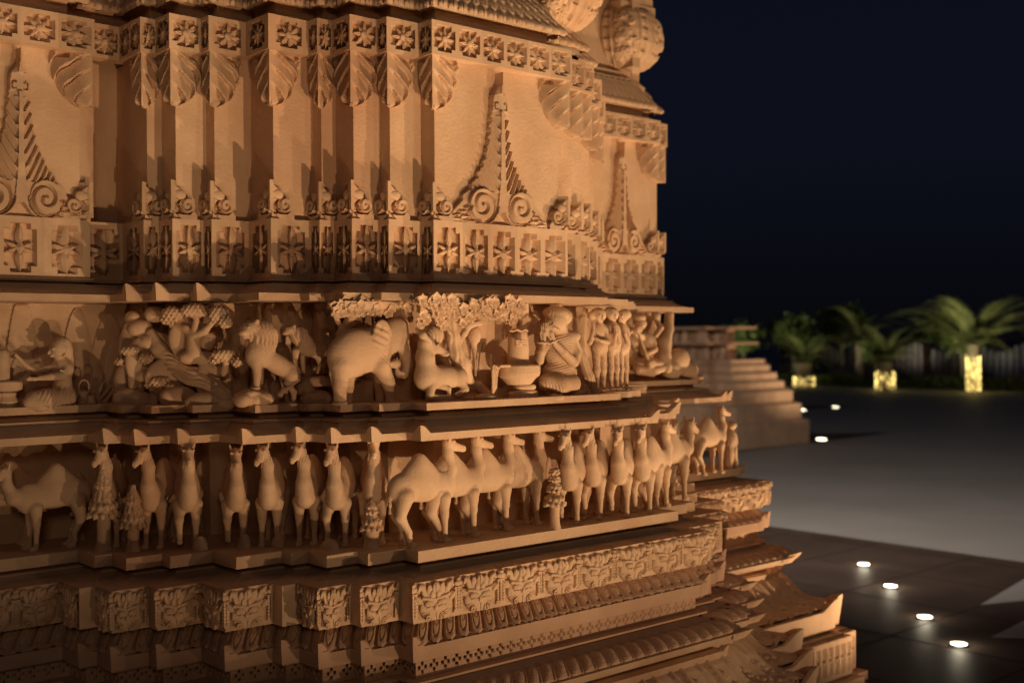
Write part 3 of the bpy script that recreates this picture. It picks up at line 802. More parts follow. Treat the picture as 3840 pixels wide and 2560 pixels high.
fir(390, 2062, .345, .066, [(.36, .64, 1, .42), (.55, 1.0, .62, .18)], .028, 'tall stone fir with a broad leafy skirt, left of the short round-topped one')
fir(500, 2066, .255, .052, [(.34, .68, 1, .60), (.58, 1.0, .70, .30)], .0245, 'short round-topped stone tree with drooping leaves beside the tall fir')
fir(1394, 2052, .198, .048, [(.32, .70, 1, .48), (.66, 1.0, .60, .06)], .031, 'stone pine with two tiers on a thick trunk below a camel\'s chest')
fir(2080, 1984, .270, .052, [(.36, .60, 1, .45), (.58, .78, .72, .32), (.76, .90, .55, .2), (.88, 1.0, .48, .05)], .023, 'stone pine with four stacked tiers and flared roots between camels')
fir(2510, 1868, .175, .052, [(.34, .70, 1, .55), (.66, 1.02, .68, .2)], .028, 'stone pine with two shaggy tiers at the right end of the shelf', seed=4)
fir(300, 2020, .30, .04, [(.32, .55, 1, .5), (.5, .75, .9, .4), (.72, .95, .8, .2)], .018, 'dark shaded stone palm standing behind the large camel\'s tail', seed=7)
# ------------------------------------------------------------------ mountains carved on the frieze wall (part of the temple)
def peaks(seed, per, hi):
    def H(S_, T_, w, h):
        r = random.Random(seed); Y = (h-T_)/h; out = np.zeros_like(S_)
        n = max(2, int(w/per))
        for row, (y0, dep) in enumerate(((.25, .008), (-.05, .018), (-.4, .028))):
            for i in range(n+1):
                cx = (i+r.random()*.7)*w/n; hw = per*(.55+.5*r.random()); top = y0+hi*(.45+.4*r.random())
                q = top-((S_-cx)/hw)**2*1.3
                out = np.where(Y < q, np.maximum(out, dep+.006*np.clip((q-Y)*3, 0, 1)+.003*r.random()), out)
        return out*np.clip(T_/.01, 0, 1)
    return H
for k in range(len(PLAN2)-1):
    L = seglen(PLAN2, k, -.038); a = PLAN2[k]
    if L < .05 or a[1] > 1 or segdir(PLAN2, k) == (0, 1): continue
    b = B(); u0 = .70 if k == 0 else 0
    if a[0] < 2.9 or a[0] > 3.9:
        ribbon(b, PLAN2, k, u0, 1, [(-.036, .158), (-.036, -.266)], peaks(k*7+3, .14, 1.0), .004)
        if b.n: b.mk('mountain_relief', CARVE, T0, smooth=True)

def hair(fr, amp=.0022, a=1., c=0.): return lambda X, Y, Z: amp*np.sin(.75*fr*(a*X+c*Z)+2.2*np.sin(95*Z+20*X))
# ------------------------------------------------------------------ elephant
E = Fig(860, 1130, .31463, .055).start(1130, 150, 2230, 1270, -.075, .085, .0042)
E.ell((1500, 610), 290, 285, .060, .22, .03).ell((1370, 690), 170, 225, .055, 0, .03).ell((1740, 560), 190, 262, .055, 0, .03).ell((1860, 420), 130, 170, .046, 0, .03)
E.ell((1960, 400, .01), 160, 190, .048, 0, .02).ell((1990, 280), 125, 100, .044, 0, .02).ell((1945, 500, .01), 80, 110, .040, 0, .02)
E.chain([(2060, 400, .01), (2085, 600, .015), (2120, 760, .02), (2080, 870, .02), (2010, 870, .02), (1995, 810, .02)], [84, 68, 56, 46, 38, 28], .012)
E.ell((1816, 385, .048), 106, 172, .013, -.10, .006).ell((1800, 300, .062), 42, 66, .008, 0, .003, cut=True)
E.flute((1810, 420, .06), 110, 150, .03, lambda X, Y, Z: .0035*np.sin(200*Z+90*X))
E.ell((2045, 350, .030), 22, 20, .010, 0, .003).ell((2045, 350, .041), 12, 9, .004, 0, .001, cut=True)
E.cap((2000, 540, .035), (2040, 590, .04), 26, 18, .004)
E.chain([(1330, 780, .02), (1320, 1000, .02), (1318, 1185, .02)], [125, 82, 74], .016).chain([(1800, 760, .02), (1890, 960, .02), (1930, 1185, .02)], [125, 76, 68], .016)
E.chain([(1790, 860, -.035), (1800, 1180, -.035)], [80, 60], .01).chain([(1420, 850, -.035), (1400, 1180, -.035)], [90, 62], .01)
E.ell((1318, 1215, .022), 85, 28, .034, 0, .006).ell((1945, 1215, .025), 95, 28, .034, 0, .006)
E.chain([(1205, 690), (1200, 860), (1240, 1000)], [18, 14, 24], .004)
E.flute((2110, 700, .02), 90, 260, .05, lambda X, Y, Z: .0016*np.sin(Z*620))
E.flute((1880, 640, .05), 90, 130, .06, lambda X, Y, Z: .0016*np.sin(300*Z+260*X))
ele = tag(E.mk('stone_elephant'), 'stone elephant walking right with its trunk curled round a lotus bud', 'elephant statue')
Lb = Fig(860, 1130, .31463, .02).start(1880, 620, 2090, 800, -.03, .03, .0028)
Lb.ell((1985, 740), 52, 55, .016).cap((1985, 790), (1930, 770), 12, 10).cap((1950, 780), (1890, 775), 10, 5).cap((2010, 740), (2050, 655), 14, 5).ell((1925, 735), 30, 26, .010).cap((1995, 700), (2000, 665), 16, 8)
tag(Lb.mk('lotus_bud'), 'small stone lotus bud held in the elephant\'s curled trunk', 'flower carving')
# ------------------------------------------------------------------ lions and their rocks
LI = Fig(860, 1130, .31463, .27).start(80, 150, 900, 1260, -.06, .07, .0036)
LI.ell((330, 640), 130, 170, .042, 0, .02).ell((560, 740), 230, 120, .040, -.50, .02).ell((730, 840), 110, 120, .040, 0, .02)
LI.ell((400, 420), 165, 200, .050, 0, .012).ell((400, 540), 130, 110, .046, 0, .02).ell((265, 320), 105, 95, .036, 0, .01).ell((172, 372, 0), 60, 45, .024, 0, .01).ell((190, 425), 45, 24, .02, 0, .006)
LI.cap((150, 335), (240, 270), 16, 24, .01).ell((330, 235, .03), 28, 28, .012).ell((345, 240, .042), 14, 14, .006, 0, .001, cut=True)
LI.ell((222, 305, .030), 16, 10, .006, 0, .002).ell((222, 306, .035), 8, 5, .004, 0, .001, cut=True).cap((135, 400, .02), (205, 398, .03), 5, 5, .001, cut=True)
LI.flute((420, 430, .02), 190, 230, .06, hair(520, .0036, 1, .35))
LI.chain([(320, 720, .015), (330, 880, .015), (322, 1020, .015)], [72, 46, 42], .01).chain([(360, 760, -.03), (370, 1020, -.03)], [50, 36], .01).ell((305, 1035, .018), 62, 24, .02, 0, .004)
LI.chain([(740, 880, .02), (700, 985, .02), (770, 1080, .02), (762, 1195, .02)], [88, 50, 34, 30], .01).chain([(650, 900, -.03), (660, 1060, -.03), (700, 1200, -.03)], [60, 34, 28], .01).ell((735, 1218, .022), 62, 22, .02, 0, .004)
LI.chain([(800, 770), (848, 850, .02), (830, 940, .035), (740, 1010, .04), (640, 1060, .04), (605, 1115, .04)], [20, 18, 17, 16, 30, 36], .003)
tag(LI.mk('stone_lion'), 'large stone lion with a long mane, forepaws raised on a rounded rock', 'lion statue', 'stone lions on the upper frieze')
L2 = Fig(860, 1130, .31463, .25).start(620, 260, 1230, 900, -.05, .06, .0034)
L2.ell((715, 340), 62, 55, .026, 0, .006).ell((665, 375), 34, 28, .016, 0, .006).ell((825, 400), 100, 115, .034, 0, .01).ell((900, 460), 80, 80, .03, 0, .015)
L2.ell((970, 570), 160, 92, .032, -.1, .02).ell((1090, 590), 92, 115, .030, 0, .02).ell((775, 290, .02), 18, 18, .008)
L2.flute((840, 420, .02), 120, 130, .05, hair(520, .0030, 1, .4))
L2.chain([(790, 600, .01), (785, 700, .01), (800, 840, .01)], [50, 28, 24], .008).chain([(870, 650, -.02), (880, 840, -.02)], [34, 24], .008)
L2.chain([(1070, 650, .015), (1085, 760, .015), (1050, 850, .015)], [62, 26, 26], .008).chain([(1120, 700, -.02), (1125, 850, -.02)], [40, 22], .008)
L2.chain([(1150, 520), (1182, 620), (1160, 730), (1090, 780), (1015, 802)], [12, 12, 12, 20, 24], .003)
tag(L2.mk('stone_lion'), 'smaller stone lion standing on stacked boulders between the large lion and the elephant', 'lion statue', 'stone lions on the upper frieze')
RK = Fig(860, 1130, .31463, .26).start(60, 1010, 560, 1290, -.07, .08, .0045)
RK.ell((340, 1160), 185, 105, .055, 0, .01).ell((150, 1170), 85, 95, .05, 0, .006).ell((240, 1090), 90, 50, .045, 0, .01).flute((400, 1150, .05), 120, 90, .05, lambda X, Y, Z: .002*np.sin(X*110+Z*90))
tag(RK.mk('stone_boulder'), 'rounded stone boulder under the forepaws of the large lion', 'carved rock', 'carved boulders under the lions')
RK = Fig(860, 1130, .31463, .25).start(840, 860, 1220, 1280, -.06, .09, .0045)
RK.box((1050, 950), 150, 62, .055, .018, .004).ell((1040, 1160, .02), 185, 110, .055, 0, .004).ell((905, 1030, -.01), 95, 100, .045, .4, .004)
tag(RK.mk('stone_boulder'), 'pile of three smooth stone boulders under the smaller lion', 'carved rock', 'carved boulders under the lions')
# ------------------------------------------------------------------ main bay: deer, lingam, worshippers
D = Fig(1540, 1120, .34014, -.065).start(20, 260, 660, 1150, -.07, .075, .0038)
D.ell((380, 860), 235, 125, .046, -.06, .02).ell((530, 850, .02), 80, 95, .035, 0, .006).ell((190, 880), 125, 150, .046, 0, .02)
D.chain([(170, 860), (160, 640), (160, 500)], [125, 95, 80], .02).chain([(170, 470, .015), (270, 540, .025), (390, 600, .03)], [72, 56, 30], .012)
D.ell((380, 612, .03), 36, 26, .020, 0, .006).chain([(60, 330, .02), (130, 400, .04), (215, 470, .045)], [14, 44, 20], .005).ell((300, 505, .055), 22, 14, .006, .5, .002)
D.ell((265, 400, .01), 85, 110, .030, 0, .006).flute((270, 400, .03), 100, 130, .05, hair(520, .0030, 1, .3)).cap((230, 640, .03), (250, 700, .03), 30, 14, .008)
D.chain([(230, 960, .03), (205, 1075, .04), (300, 1090, .045), (420, 1078, .045)], [56, 40, 30, 24], .006).chain([(330, 960, .02), (420, 990, .035), (425, 1060, .04)], [40, 26, 20], .006)
D.chain([(560, 930, .01), (600, 1000, .02), (560, 1030, .025), (500, 1060, .03)], [60, 44, 30, 26], .006)
tag(D.mk('stone_deer'), 'kneeling stone deer with folded legs and long ear under the leafy stone tree', 'deer statue')
def leafy(name, spots, Y, parent, seed, size=.022, m=CARVE):
    rnd = random.Random(seed); b = B()
    for (u, y, f, rr) in spots:
        p = onY(u, y, Y-f); n = 5; ph = rnd.random()*6
        for i in range(n):
            a = ph+i*2*PI/n; L = size*rr*(.9+.3*rnd.random()); wd = L*.46
            dx, dz = math.cos(a), math.sin(a); q = np.array([dx, -.30, dz]); s_ = np.array([-dz, 0, dx]); nn = np.array([0, -1, 0])
            P = []
            for t, ww, up in ((.08, .12, 0), (.35, .9, .14), (.65, .85, .20), (1.0, .03, .05)):
                mid = p+q*L*t+nn*L*up; P.append([mid-s_*wd*ww, mid+nn*L*-.09, mid+s_*wd*ww])
            P = np.array(P); b.grid(P); Q = P.copy(); Q[:, :, 1] += .008; b.grid(Q[::-1])
    return b.mk(name, m, parent)
def canopy(u0, u1, y0, y1, Y, parent, seed, n, size):
    rnd = random.Random(seed); sp = []
    for i in range(n):
        u = u0+(u1-u0)*rnd.random(); t = rnd.random(); yy = y0+(y1(u)-y0)*t; sp.append((u, yy, .01+.055*(1-t)+.02*rnd.random(), 1))
    return leafy('leaf_canopy', sp, Y, parent, seed+1, size)
tr = empty('stone_tree', tuple(onY(1710, 1512, -.0)+np.array([0, 0, EYE]))); tag(tr, 'stone tree spreading a leaf canopy over the deer and the lingam', 'stone tree', 'carved trees on the upper frieze')
TR = Fig(1540, 1120, .34014, -.02).start(300, 150, 1180, 1120, -.06, .06, .0042)
TR.chain([(430, 230, .02), (460, 420, .02), (500, 600, .02), (560, 720, .02), (640, 960, .0)], [62, 74, 78, 96, 70], .015).chain([(620, 300, .01), (760, 260, .02), (860, 235, .03), (1000, 200, .04)], [40, 34, 24, 20], .012)
TR.chain([(480, 560, .01), (590, 380, .01), (640, 300, .01)], [40, 34, 34], .015).cap((330, 260, .04), (440, 385, .055), 20, 18, .004).flute((480, 500, .05), 140, 340, .06, lambda X, Y, Z: .0022*np.sin(X*330+Z*40))
TR.ell((700, 400, -.02), 60, 110, .03, 0, .01).chain([(690, 470, -.02), (715, 640, -.02), (712, 860, -.02)], [40, 20, 16], .006).chain([(740, 960, .01), (860, 1080, .02), (960, 1110, .02)], [60, 44, 16], .02)
TR.mk('trunk', parent=tr)
b = B(); P0 = onY(1590, 1130, -.02); P1 = onY(1950, 1140, -.02); b.box(P0[0], P1[0], -.08, .035, P0[2]-.045, .158); b.mk('canopy_mass', CARVE, tr)
canopy(1572, 1960, 1118, lambda u: 1215-(u-1572)*.075+(12 if int(u/40) % 2 else -10), -.085, tr, 3, 90, .026)
tr2 = empty('stone_tree', tuple(onY(1330, 1500, .10)+np.array([0, 0, EYE]))); tag(tr2, 'stone tree with drooping fringed leaves behind the elephant', 'stone tree', 'carved trees on the upper frieze')
TT2 = Fig(860, 1130, .31463, .11).start(1200, 60, 1700, 620, -.05, .06, .0042)
TT2.chain([(1290, 560), (1340, 380), (1420, 240), (1480, 120)], [50, 52, 46, 60], .015).chain([(1360, 360), (1290, 230), (1230, 130)], [34, 26, 24], .012).chain([(1420, 300), (1540, 220), (1560, 120)], [34, 34, 30], .012)
TT2.mk('trunk', parent=tr2)
b = B(); P0 = onY(1262, 1130, .09); P1 = onY(1525, 1140, .02); b.box(P0[0], P1[0], .03, .16, P0[2]-.030, .158)
b.mk('canopy_mass', CARVE, tr2); rn = random.Random(12); sp = []
for i in range(64):
    t = rn.random(); u = 1250+285*t; sp.append((u, 1136+46*rn.random()-8*abs(math.sin(u*.05)), .012+.03*rn.random(), 1))
leafy('leaf_canopy', sp, .075, tr2, 9, .024)


lr = empty('stone_lingam', tuple(onY(1950, 1490, -.08)+np.array([0, 0, EYE]))); tag(lr, 'domed stone lingam with a garland and forehead mark on its round spouted pedestal', 'shrine carving')
F = Fig(1540, 1120, .34014, -.070); F.cx, F.cy = 1200, 700
def ring(b, x, prof, F, sy=1.0, n=36, fn=None, squash=.8):
    """prof in crop px (radius, y)"""
    c = F.P(x, prof[0][1]); pts = [(F.m(r), F.P(x, y)[2]-c[2]) for r, y in prof]
    Pp = []
    for r, z in pts:
        a = np.arange(n+1)/n*2*PI; rr = r*np.ones_like(a) if fn is None else fn(r, z, a)
        Pp.append(np.stack([c[0]+rr*np.cos(a), c[1]+rr*np.sin(a)*squash, c[2]+z*np.ones_like(a)], -1))
    b.grid(np.array(Pp))
b = B(); ring(b, 1185, [(1, 325), (50, 328), (90, 345), (112, 380), (122, 430), (127, 560), (128, 740)], F); b.mk('shaft', CARVE, lr, smooth=True)
b = B(); ring(b, 1190, [(128, 722), (170, 726), (225, 722), (250, 728), (262, 740), (262, 820), (250, 850), (205, 880), (160, 930), (150, 945)], F); b.mk('basin', CARVE, lr)
b = B(); ring(b, 1240, [(120, 940), (150, 950), (158, 970), (150, 990), (135, 1000)], F, fn=lambda r, z, a: r*(1+.025*np.sin(40*a))); ring(b, 1240, [(140, 1000), (175, 1020), (182, 1045), (170, 1070), (176, 1080), (165, 1100), (10, 1102)], F, fn=lambda r, z, a: r*(1+.03*np.abs(np.sin(9*a)))); b.mk('lotus_base', CARVE, lr)
c_ = Fig(1540, 1120, .34014, -.085).start(860, 700, 1010, 1130, -.05, .05, .0036)
for i in range(4): c_.chain([(985-i*24, 735, .01*i), (955-i*18, 800, .01*i), (945-i*14, 920, .01*i), (930-i*8, 1080, .01*i)], [15, 13, 12, 20], .004)
c_.box((985, 740, .01), 60, 16, .04, .004); c_.mk('water_spout', parent=lr)
c_ = Fig(1540, 1120, .34014, -.13).start(1090, 310, 1310, 560, -.05, .04, .0028)
for i in range(11): c_.ell((1098+i*18, 348+10*math.sin(i*1.3), .0), 14, 12, .012, 0, .002)
for yy in (462, 488, 514): c_.box((1215, yy, .016), 66, 8, .010, .003, .001)
c_.ell((1212, 488, .024), 12, 24, .006, 0, .001); c_.mk('garland_and_mark', parent=lr)
c_ = Fig(1540, 1120, .34014, -.10).start(720, 1030, 940, 1150, -.06, .05, .004); c_.ell((830, 1090), 105, 48, .045, -.05)
tag(c_.mk('stone_boulder'), 'flat oval stone lying on the ledge between the deer and the lingam', 'carved rock')
c_ = Fig(1540, 1120, .34014, -.135).start(1500, 1010, 1700, 1150, -.05, .04, .0028); c_.ell((1602, 1085), 86, 56, .034).box((1602, 1040), 100, 24, .05, .002, .001, cut=True)
for i in range(16):
    r = random.Random(i); c_.ell((1550+r.random()*105, 1050+r.random()*14, (r.random()-.5)*.03), 12, 10, .006, 0, .001)
tag(c_.mk('offering_bowl'), 'small stone bowl heaped with offerings at the kneeling man\'s knee', 'bowl carving')

def face(f, x, y, r, side=0, fd=.02, k=1.0):
    """nose, brow, eyes, lips and chin on a head of radius r px; side -1/0/1 turns it"""
    o = side*r*.45
    f.cap((x+o*.7, y-.15*r, fd*k+.002), (x+o*1.25, y+.22*r, fd*k+.008), r*.10, r*.17, .003)
    for s_ in (-1, 1):
        ex = x+o*.55+s_*r*.38
        f.ell((ex, y-.08*r, fd*k-.001), r*.20, r*.11, .006, 0, .002).cap((ex-r*.16, y-.06*r, fd*k+.005), (ex+r*.16, y-.06*r, fd*k+.005), r*.035, r*.035, .001, cut=True)
        f.cap((ex-r*.2, y-.27*r, fd*k), (ex+r*.2, y-.30*r, fd*k), r*.06, r*.05, .002)
    f.ell((x+o*.9, y+.48*r, fd*k+.001), r*.24, r*.09, .006, 0, .002).ell((x+o*.8, y+.78*r, fd*k-.006), r*.26, r*.2, .012, 0, .004)
def hand(f, x, y, ang, L, fd, spread=.10, n=4):
    """palm and separate fingers, px"""
    c, s_ = math.cos(ang), math.sin(ang)
    def q(a, b_, g=0): return (x+a*c-b_*s_, y+a*s_+b_*c, fd+g)
    f.c.cap(f.P(*q(0, 0)), f.P(*q(L*.42, 0)), f.m(L*.13), f.m(L*.145), .003)
    for i in range(n):
        b_ = (i-(n-1)/2)*L*.078; Lf = L*(.98 if i in (1, 2) else .86)
        f.cap(q(L*.42, b_), q(L*.72, b_*1.15, .002), L*.050, L*.046, .0008).cap(q(L*.72, b_*1.15, .002), q(Lf, b_*1.1, .001), L*.046, L*.030, .0008)
    f.cap(q(L*.12, -L*.12, .006), q(L*.48, -L*.19, .008), L*.05, L*.034, .001)
K = Fig(1540, 1120, .34014, -.045).start(1300, 50, 2140, 1150, -.085, .10, .0036)
K.ell((1650, 560), 165, 215, .060, .1, .02).ell((1680, 440), 175, 90, .055, .15, .02).ell((1640, 820), 165, 150, .060, 0, .02).cap((1620, 400), (1625, 470), 58, 70, .015)
K.flute((1640, 620, .05), 190, 260, .08, lambda X, Y, Z: .0022*np.sin(520*(Z+.35*np.abs(X-4.02))+60*X))
K.ell((1600, 250, .025), 92, 128, .045, .12, .008).ell((1600, 165, .012), 112, 85, .054, 0, .008).ell((1660, 200, -.01), 90, 100, .05, 0, .008).ell((1650, 340, .02), 60, 60, .03, 0, .012)
face(K, 1580, 270, 92, -.35, .058)
K.cap((1545, 325, .066), (1575, 318, .07), 9, 12, .002).cap((1575, 318, .07), (1650, 350, .058), 12, 8, .002)
K.ell((1700, 250, .035), 20, 36, .012, 0, .003).ell((1700, 250, .046), 10, 22, .005, 0, .001, cut=True)
K.flute((1625, 120, .03), 170, 100, .09, lambda X, Y, Z: .0030*np.sin(640*(X-Z*.3)))
K.chain([(1700, 330), (1740, 420, .02), (1800, 480, .02)], [34, 30, 24], .01)
K.chain([(1760, 500, .02), (1810, 620, .04), (1795, 700, .06)], [72, 66, 56], .01).chain([(1795, 700, .06), (1680, 590, .08), (1588, 498, .085)], [56, 46, 32], .008)
K.chain([(1500, 470, .02), (1430, 590, .05), (1420, 680, .06)], [66, 56, 46], .01).chain([(1420, 680, .06), (1440, 580, .08), (1462, 490, .085)], [46, 38, 28], .008)
for x0, x1, y0 in ((1410, 1510, 490), (1520, 1625, 505)):
    for i in range(7): K.ell((x0+(x1-x0)*i/6, y0-(0 if x0 < 1500 else i*8)-4, .108-.004*abs(i-3)), 12, 12, .008, 0, .001)
hand(K, 1462, 470, -PI/2+.05, 215, .088); hand(K, 1575, 470, -PI/2-.34, 225, .092)
K.chain([(1500, 920, .03), (1640, 950, .055), (1780, 930, .05)], [95, 105, 96], .015).chain([(1790, 940, .04), (1800, 1040, .04)], [84, 62], .01).chain([(1700, 1040, .02), (1830, 1050, .03), (1930, 1005, .04)], [50, 46, 30], .008)
for i in range(5): K.cap((1915, 965+i*17, .045), (1950, 968+i*17, .048), 11, 9, .001)
K.chain([(1800, 500, -.01), (1880, 640, -.005), (1960, 860, 0), (2050, 1050, .01)], [60, 52, 60, 40], .012)
K.flute((1600, 950, .05), 230, 110, .09, lambda X, Y, Z: .0022*np.sin(520*X+160*Z))
K.flute((1960, 820, .03), 160, 300, .08, lambda X, Y, Z: .0026*np.sin(520*X+200*Z))
tag(K.mk('kneeling_man_statue'), 'kneeling stone man with swept-back hair pressing his palms together before his face', 'man statue')

def standing(f, x, ytop, yb, r, lean=0, arms=None, side=1, skirt=True):
    H = yb-ytop; hd = H*.075
    f.ell((x, ytop+hd*1.1, .012), hd*.82, hd*1.1, .026).ell((x-side*hd*.35, ytop+hd*.8, 0), hd*.9, hd*.95, .027, 0, .004)
    face(f, x+side*hd*.25, ytop+hd*1.2, hd*.85, side*.6, .034)
    f.cap((x, ytop+2*hd), (x+lean*.1, ytop+3*hd), hd*.45, hd*.55, .008)
    f.ell((x+lean*.2, ytop+H*.30, 0), r*1.0, H*.13, .030, 0, .012).ell((x+lean*.5, ytop+H*.47), r*.95, H*.10, .032, 0, .015)
    f.chain([(x+lean*.5-r*.4, ytop+H*.5, .005), (x+lean*.8-r*.3, ytop+H*.75, .008), (x+lean-r*.4, yb-8, .008)], [r*.55, r*.42, r*.30], .01)
    f.chain([(x+lean*.5+r*.4, ytop+H*.5, 0), (x+lean*.8+r*.5, ytop+H*.75, .004), (x+lean+r*.5, yb-8, .004)], [r*.55, r*.42, r*.30], .01)
    f.ell((x+lean-r*.2, yb-8, .02), r*.5, 12, .022).ell((x+lean+r*.7, yb-10, .016), r*.5, 12, .022)
    f.flute((x+lean*.6, ytop+H*.68, .02), r*1.4, H*.30, .07, lambda X, Y, Z: .0022*np.sin(600*X+260*Z))
    for A in (arms or []):
        f.chain(A[0], A[1], .005)
        hand(f, A[0][-1][0], A[0][-1][1], A[2], A[3], A[0][-1][2])
SF = Fig(1540, 1120, .34014, -.02).start(1880, 70, 2260, 1060, -.05, .07, .0034)
standing(SF, 2085, 105, 1010, 88, -10, [([(2010, 400, .02), (1975, 480, .045), (2012, 350, .05)], [34, 28, 20], -PI/2+.1, 110), ([(2140, 400, .02), (2170, 480, .04), (2090, 460, .055)], [34, 30, 20], PI+.5, 90)])
SF.ell((2000, 190, -.005), 42, 50, .02).flute((2060, 150, .02), 80, 60, .06, lambda X, Y, Z: .0022*np.sin(800*(X+Z)))
tag(SF.mk('standing_woman_statue'), 'standing stone woman in profile with one hand raised, behind the kneeling man', 'woman statue', 'standing stone worshippers')
SF = Fig(1540, 1120, .34014, .0).start(2130, 60, 2420, 1060, -.05, .07, .0034)
standing(SF, 2225, 95, 1000, 74, 10, [([(2190, 400, .02), (2240, 500, .04), (2262, 380, .05)], [30, 26, 20], -PI/2, 110), ([(2290, 400, .01), (2300, 490, .03), (2280, 380, .045)], [30, 26, 20], -PI/2, 110)])
SF.ell((2200, 140, 0), 50, 40, .02)
tag(SF.mk('standing_man_statue'), 'standing stone man with joined palms, second of the standing worshippers', 'man statue', 'standing stone worshippers')
SF = Fig(1540, 1120, .34014, .06).start(2240, 80, 2520, 1060, -.05, .07, .0036)
standing(SF, 2335, 120, 990, 66, 12, [([(2380, 400, .02), (2400, 500, .03), (2360, 380, .045)], [30, 26, 20], -PI/2, 100)], -1)
tag(SF.mk('standing_man_statue'), 'narrow standing stone man, third of the worshippers, nearest the corner of the bay', 'man statue', 'standing stone worshippers')
# ------------------------------------------------------------------ far bay musician
V_ = Fig(2100, 1050, .3826, .80).start(590, 280, 1120, 1000, -.10, .10, .0048)
V_.ell((790, 430, .02), 42, 55, .035).ell((775, 370, .01), 50, 45, .04); face(V_, 800, 440, 42, .4, .045)
V_.ell((850, 640), 80, 130, .05, .2, .02).ell((850, 820), 170, 60, .08, 0, .02).chain([(800, 560, .02), (740, 520, .05), (700, 500, .06), (640, 560, .06)], [36, 28, 20, 16]).chain([(900, 580, .02), (930, 680, .05), (860, 720, .07)], [34, 28, 20])
V_.cap((760, 500, .09), (880, 830, .09), 13, 15, .002).ell((765, 480, .09), 34, 36, .03).ell((890, 820, .09), 40, 40, .03).chain([(760, 880, .05), (900, 900, .07), (1040, 850, .05)], [44, 46, 36]).flute((850, 780, .05), 260, 160, .12, lambda X, Y, Z: .0032*np.sin(300*X+260*Z))
tag(V_.mk('seated_musician_statue'), 'blurred seated stone musician holding a long slanted lute on the far bay', 'musician statue')
V_ = Fig(2100, 1050, .3826, .84).start(560, 270, 780, 960, -.08, .08, .005)
V_.ell((670, 400), 46, 60, .04).ell((660, 350), 55, 40, .04).ell((680, 620), 75, 180, .05, 0, .02).ell((700, 820), 90, 100, .06).chain([(640, 470, .02), (620, 560, .05), (700, 500, .06)], [30, 26, 18]).flute((690, 780, .04), 120, 200, .1, lambda X, Y, Z: .003*np.sin(420*X))
tag(V_.mk('seated_listener_statue'), 'blurred crowned stone figure just left of the musician on the far bay', 'figure statue')
V_ = Fig(2100, 1050, .3826, .84).start(900, 300, 1420, 1010, -.10, .10, .0055)
V_.chain([(1070, 340), (1060, 480), (1010, 620, .03), (1000, 760, .05), (1040, 860, .05)], [46, 50, 76, 80, 60], .02).ell((940, 350, .0), 30, 50, .03).chain([(940, 380), (985, 470, .03), (940, 540, .05)], [24, 30, 24]).ell((1160, 780), 90, 120, .06).ell((1240, 880), 90, 90, .06).ell((1330, 960), 60, 40, .05).ell((1080, 880), 90, 100, .06)
V_.flute((1010, 640, .05), 120, 220, .1, lambda X, Y, Z: .0035*np.sin(420*Z+200*X))
tag(V_.mk('draped_figure_statue'), 'blurred draped stone figure on rocks at the right corner of the far bay', 'figure statue')
V_ = Fig(2300, 1500, .4464, .62).start(880, 150, 1060, 570, -.08, .08, .0048)
V_.ell((985, 210), 34, 40, .04).ell((980, 330), 44, 90, .045).chain([(975, 400), (965, 540)], [44, 40]).chain([(1010, 400), (1025, 540)], [30, 24]).chain([(1000, 270, .02), (1030, 340, .03), (1020, 440, .03)], [18, 16, 14]).flute((980, 420, .03), 70, 160, .08, lambda X, Y, Z: .0026*np.sin(500*X))
tag(V_.mk('camel_driver_statue'), 'blurred stone person standing at the right end of the far bay beside a camel', 'figure statue')
# ------------------------------------------------------------------ left bay: seated woman, lingam, pots
WM = Fig(0, 1000, .44643, .86).start(150, 560, 650, 1220, -.07, .09, .0042)
WM.ell((485, 690, .01), 68, 82, .038).ell((515, 655, 0), 82, 72, .044).chain([(570, 700), (590, 780, -.01), (600, 860, -.02)], [44, 30, 20], .01)
WM.cap((418, 700, .01), (408, 722, .01), 9, 14, .003).ell((430, 748, .012), 16, 14, .012).ell((445, 690, .036), 18, 10, .006).cap((432, 692, .041), (462, 692, .041), 3, 3, .001, cut=True).ell((545, 690, .04), 16, 30, .010).ell((540, 745, .045), 16, 16, .008)
WM.flute((520, 630, .03), 90, 60, .06, lambda X, Y, Z: .0022*np.sin(700*(Z+X*.25)))
WM.cap((500, 760), (510, 820), 38, 46, .012).ell((520, 860), 98, 95, .046, 0, .015).ell((525, 970), 78, 100, .044, 0, .015).ell((525, 1080), 115, 90, .055, 0, .02)
WM.chain([(560, 850, .03), (530, 915, .055), (420, 925, .07), (330, 935, .07)], [44, 38, 28, 22], .006); hand(WM, 325, 938, PI-.05, 115, .07)
WM.chain([(450, 840, 0), (400, 850, .02), (300, 880, .02), (220, 830, .02), (130, 740, .02)], [34, 28, 22, 18, 16], .006)
WM.chain([(560, 1100, .02), (400, 1110, .05), (290, 1120, .05)], [80, 82, 76], .015).ell((375, 1186, .085), 46, 16, .018).chain([(430, 1150, .04), (330, 1160, .07), (240, 1140, .06)], [46, 50, 46], .015)
WM.flute((470, 1090, .05), 210, 110, .09, lambda X, Y, Z: .0028*np.sin(360*X-240*Z))
for i in range(5): WM.cap((345+i*14, 1180, .10), (340+i*14, 1194, .104), 7, 6, .001)
WM.cap((505, 870, .075), (545, 880, .075), 10, 10, .002)
tag(WM.mk('seated_woman_statue'), 'seated cross-legged stone woman in profile reaching left, hair combed back', 'woman statue')
lg = empty('stone_lingam', tuple(onY(20, 1530, .86)+np.array([0, 0, EYE]))); tag(lg, 'stone lingam with a carved face cut off by the left edge of the frame', 'shrine carving')
F = Fig(0, 1000, .44643, .86); F.cx, F.cy = 40, 900
b = B(); ring(b, 10, [(1, 690), (40, 695), (62, 725), (68, 800), (68, 960)], F, squash=1); b.mk('shaft', CARVE, lg, smooth=True)
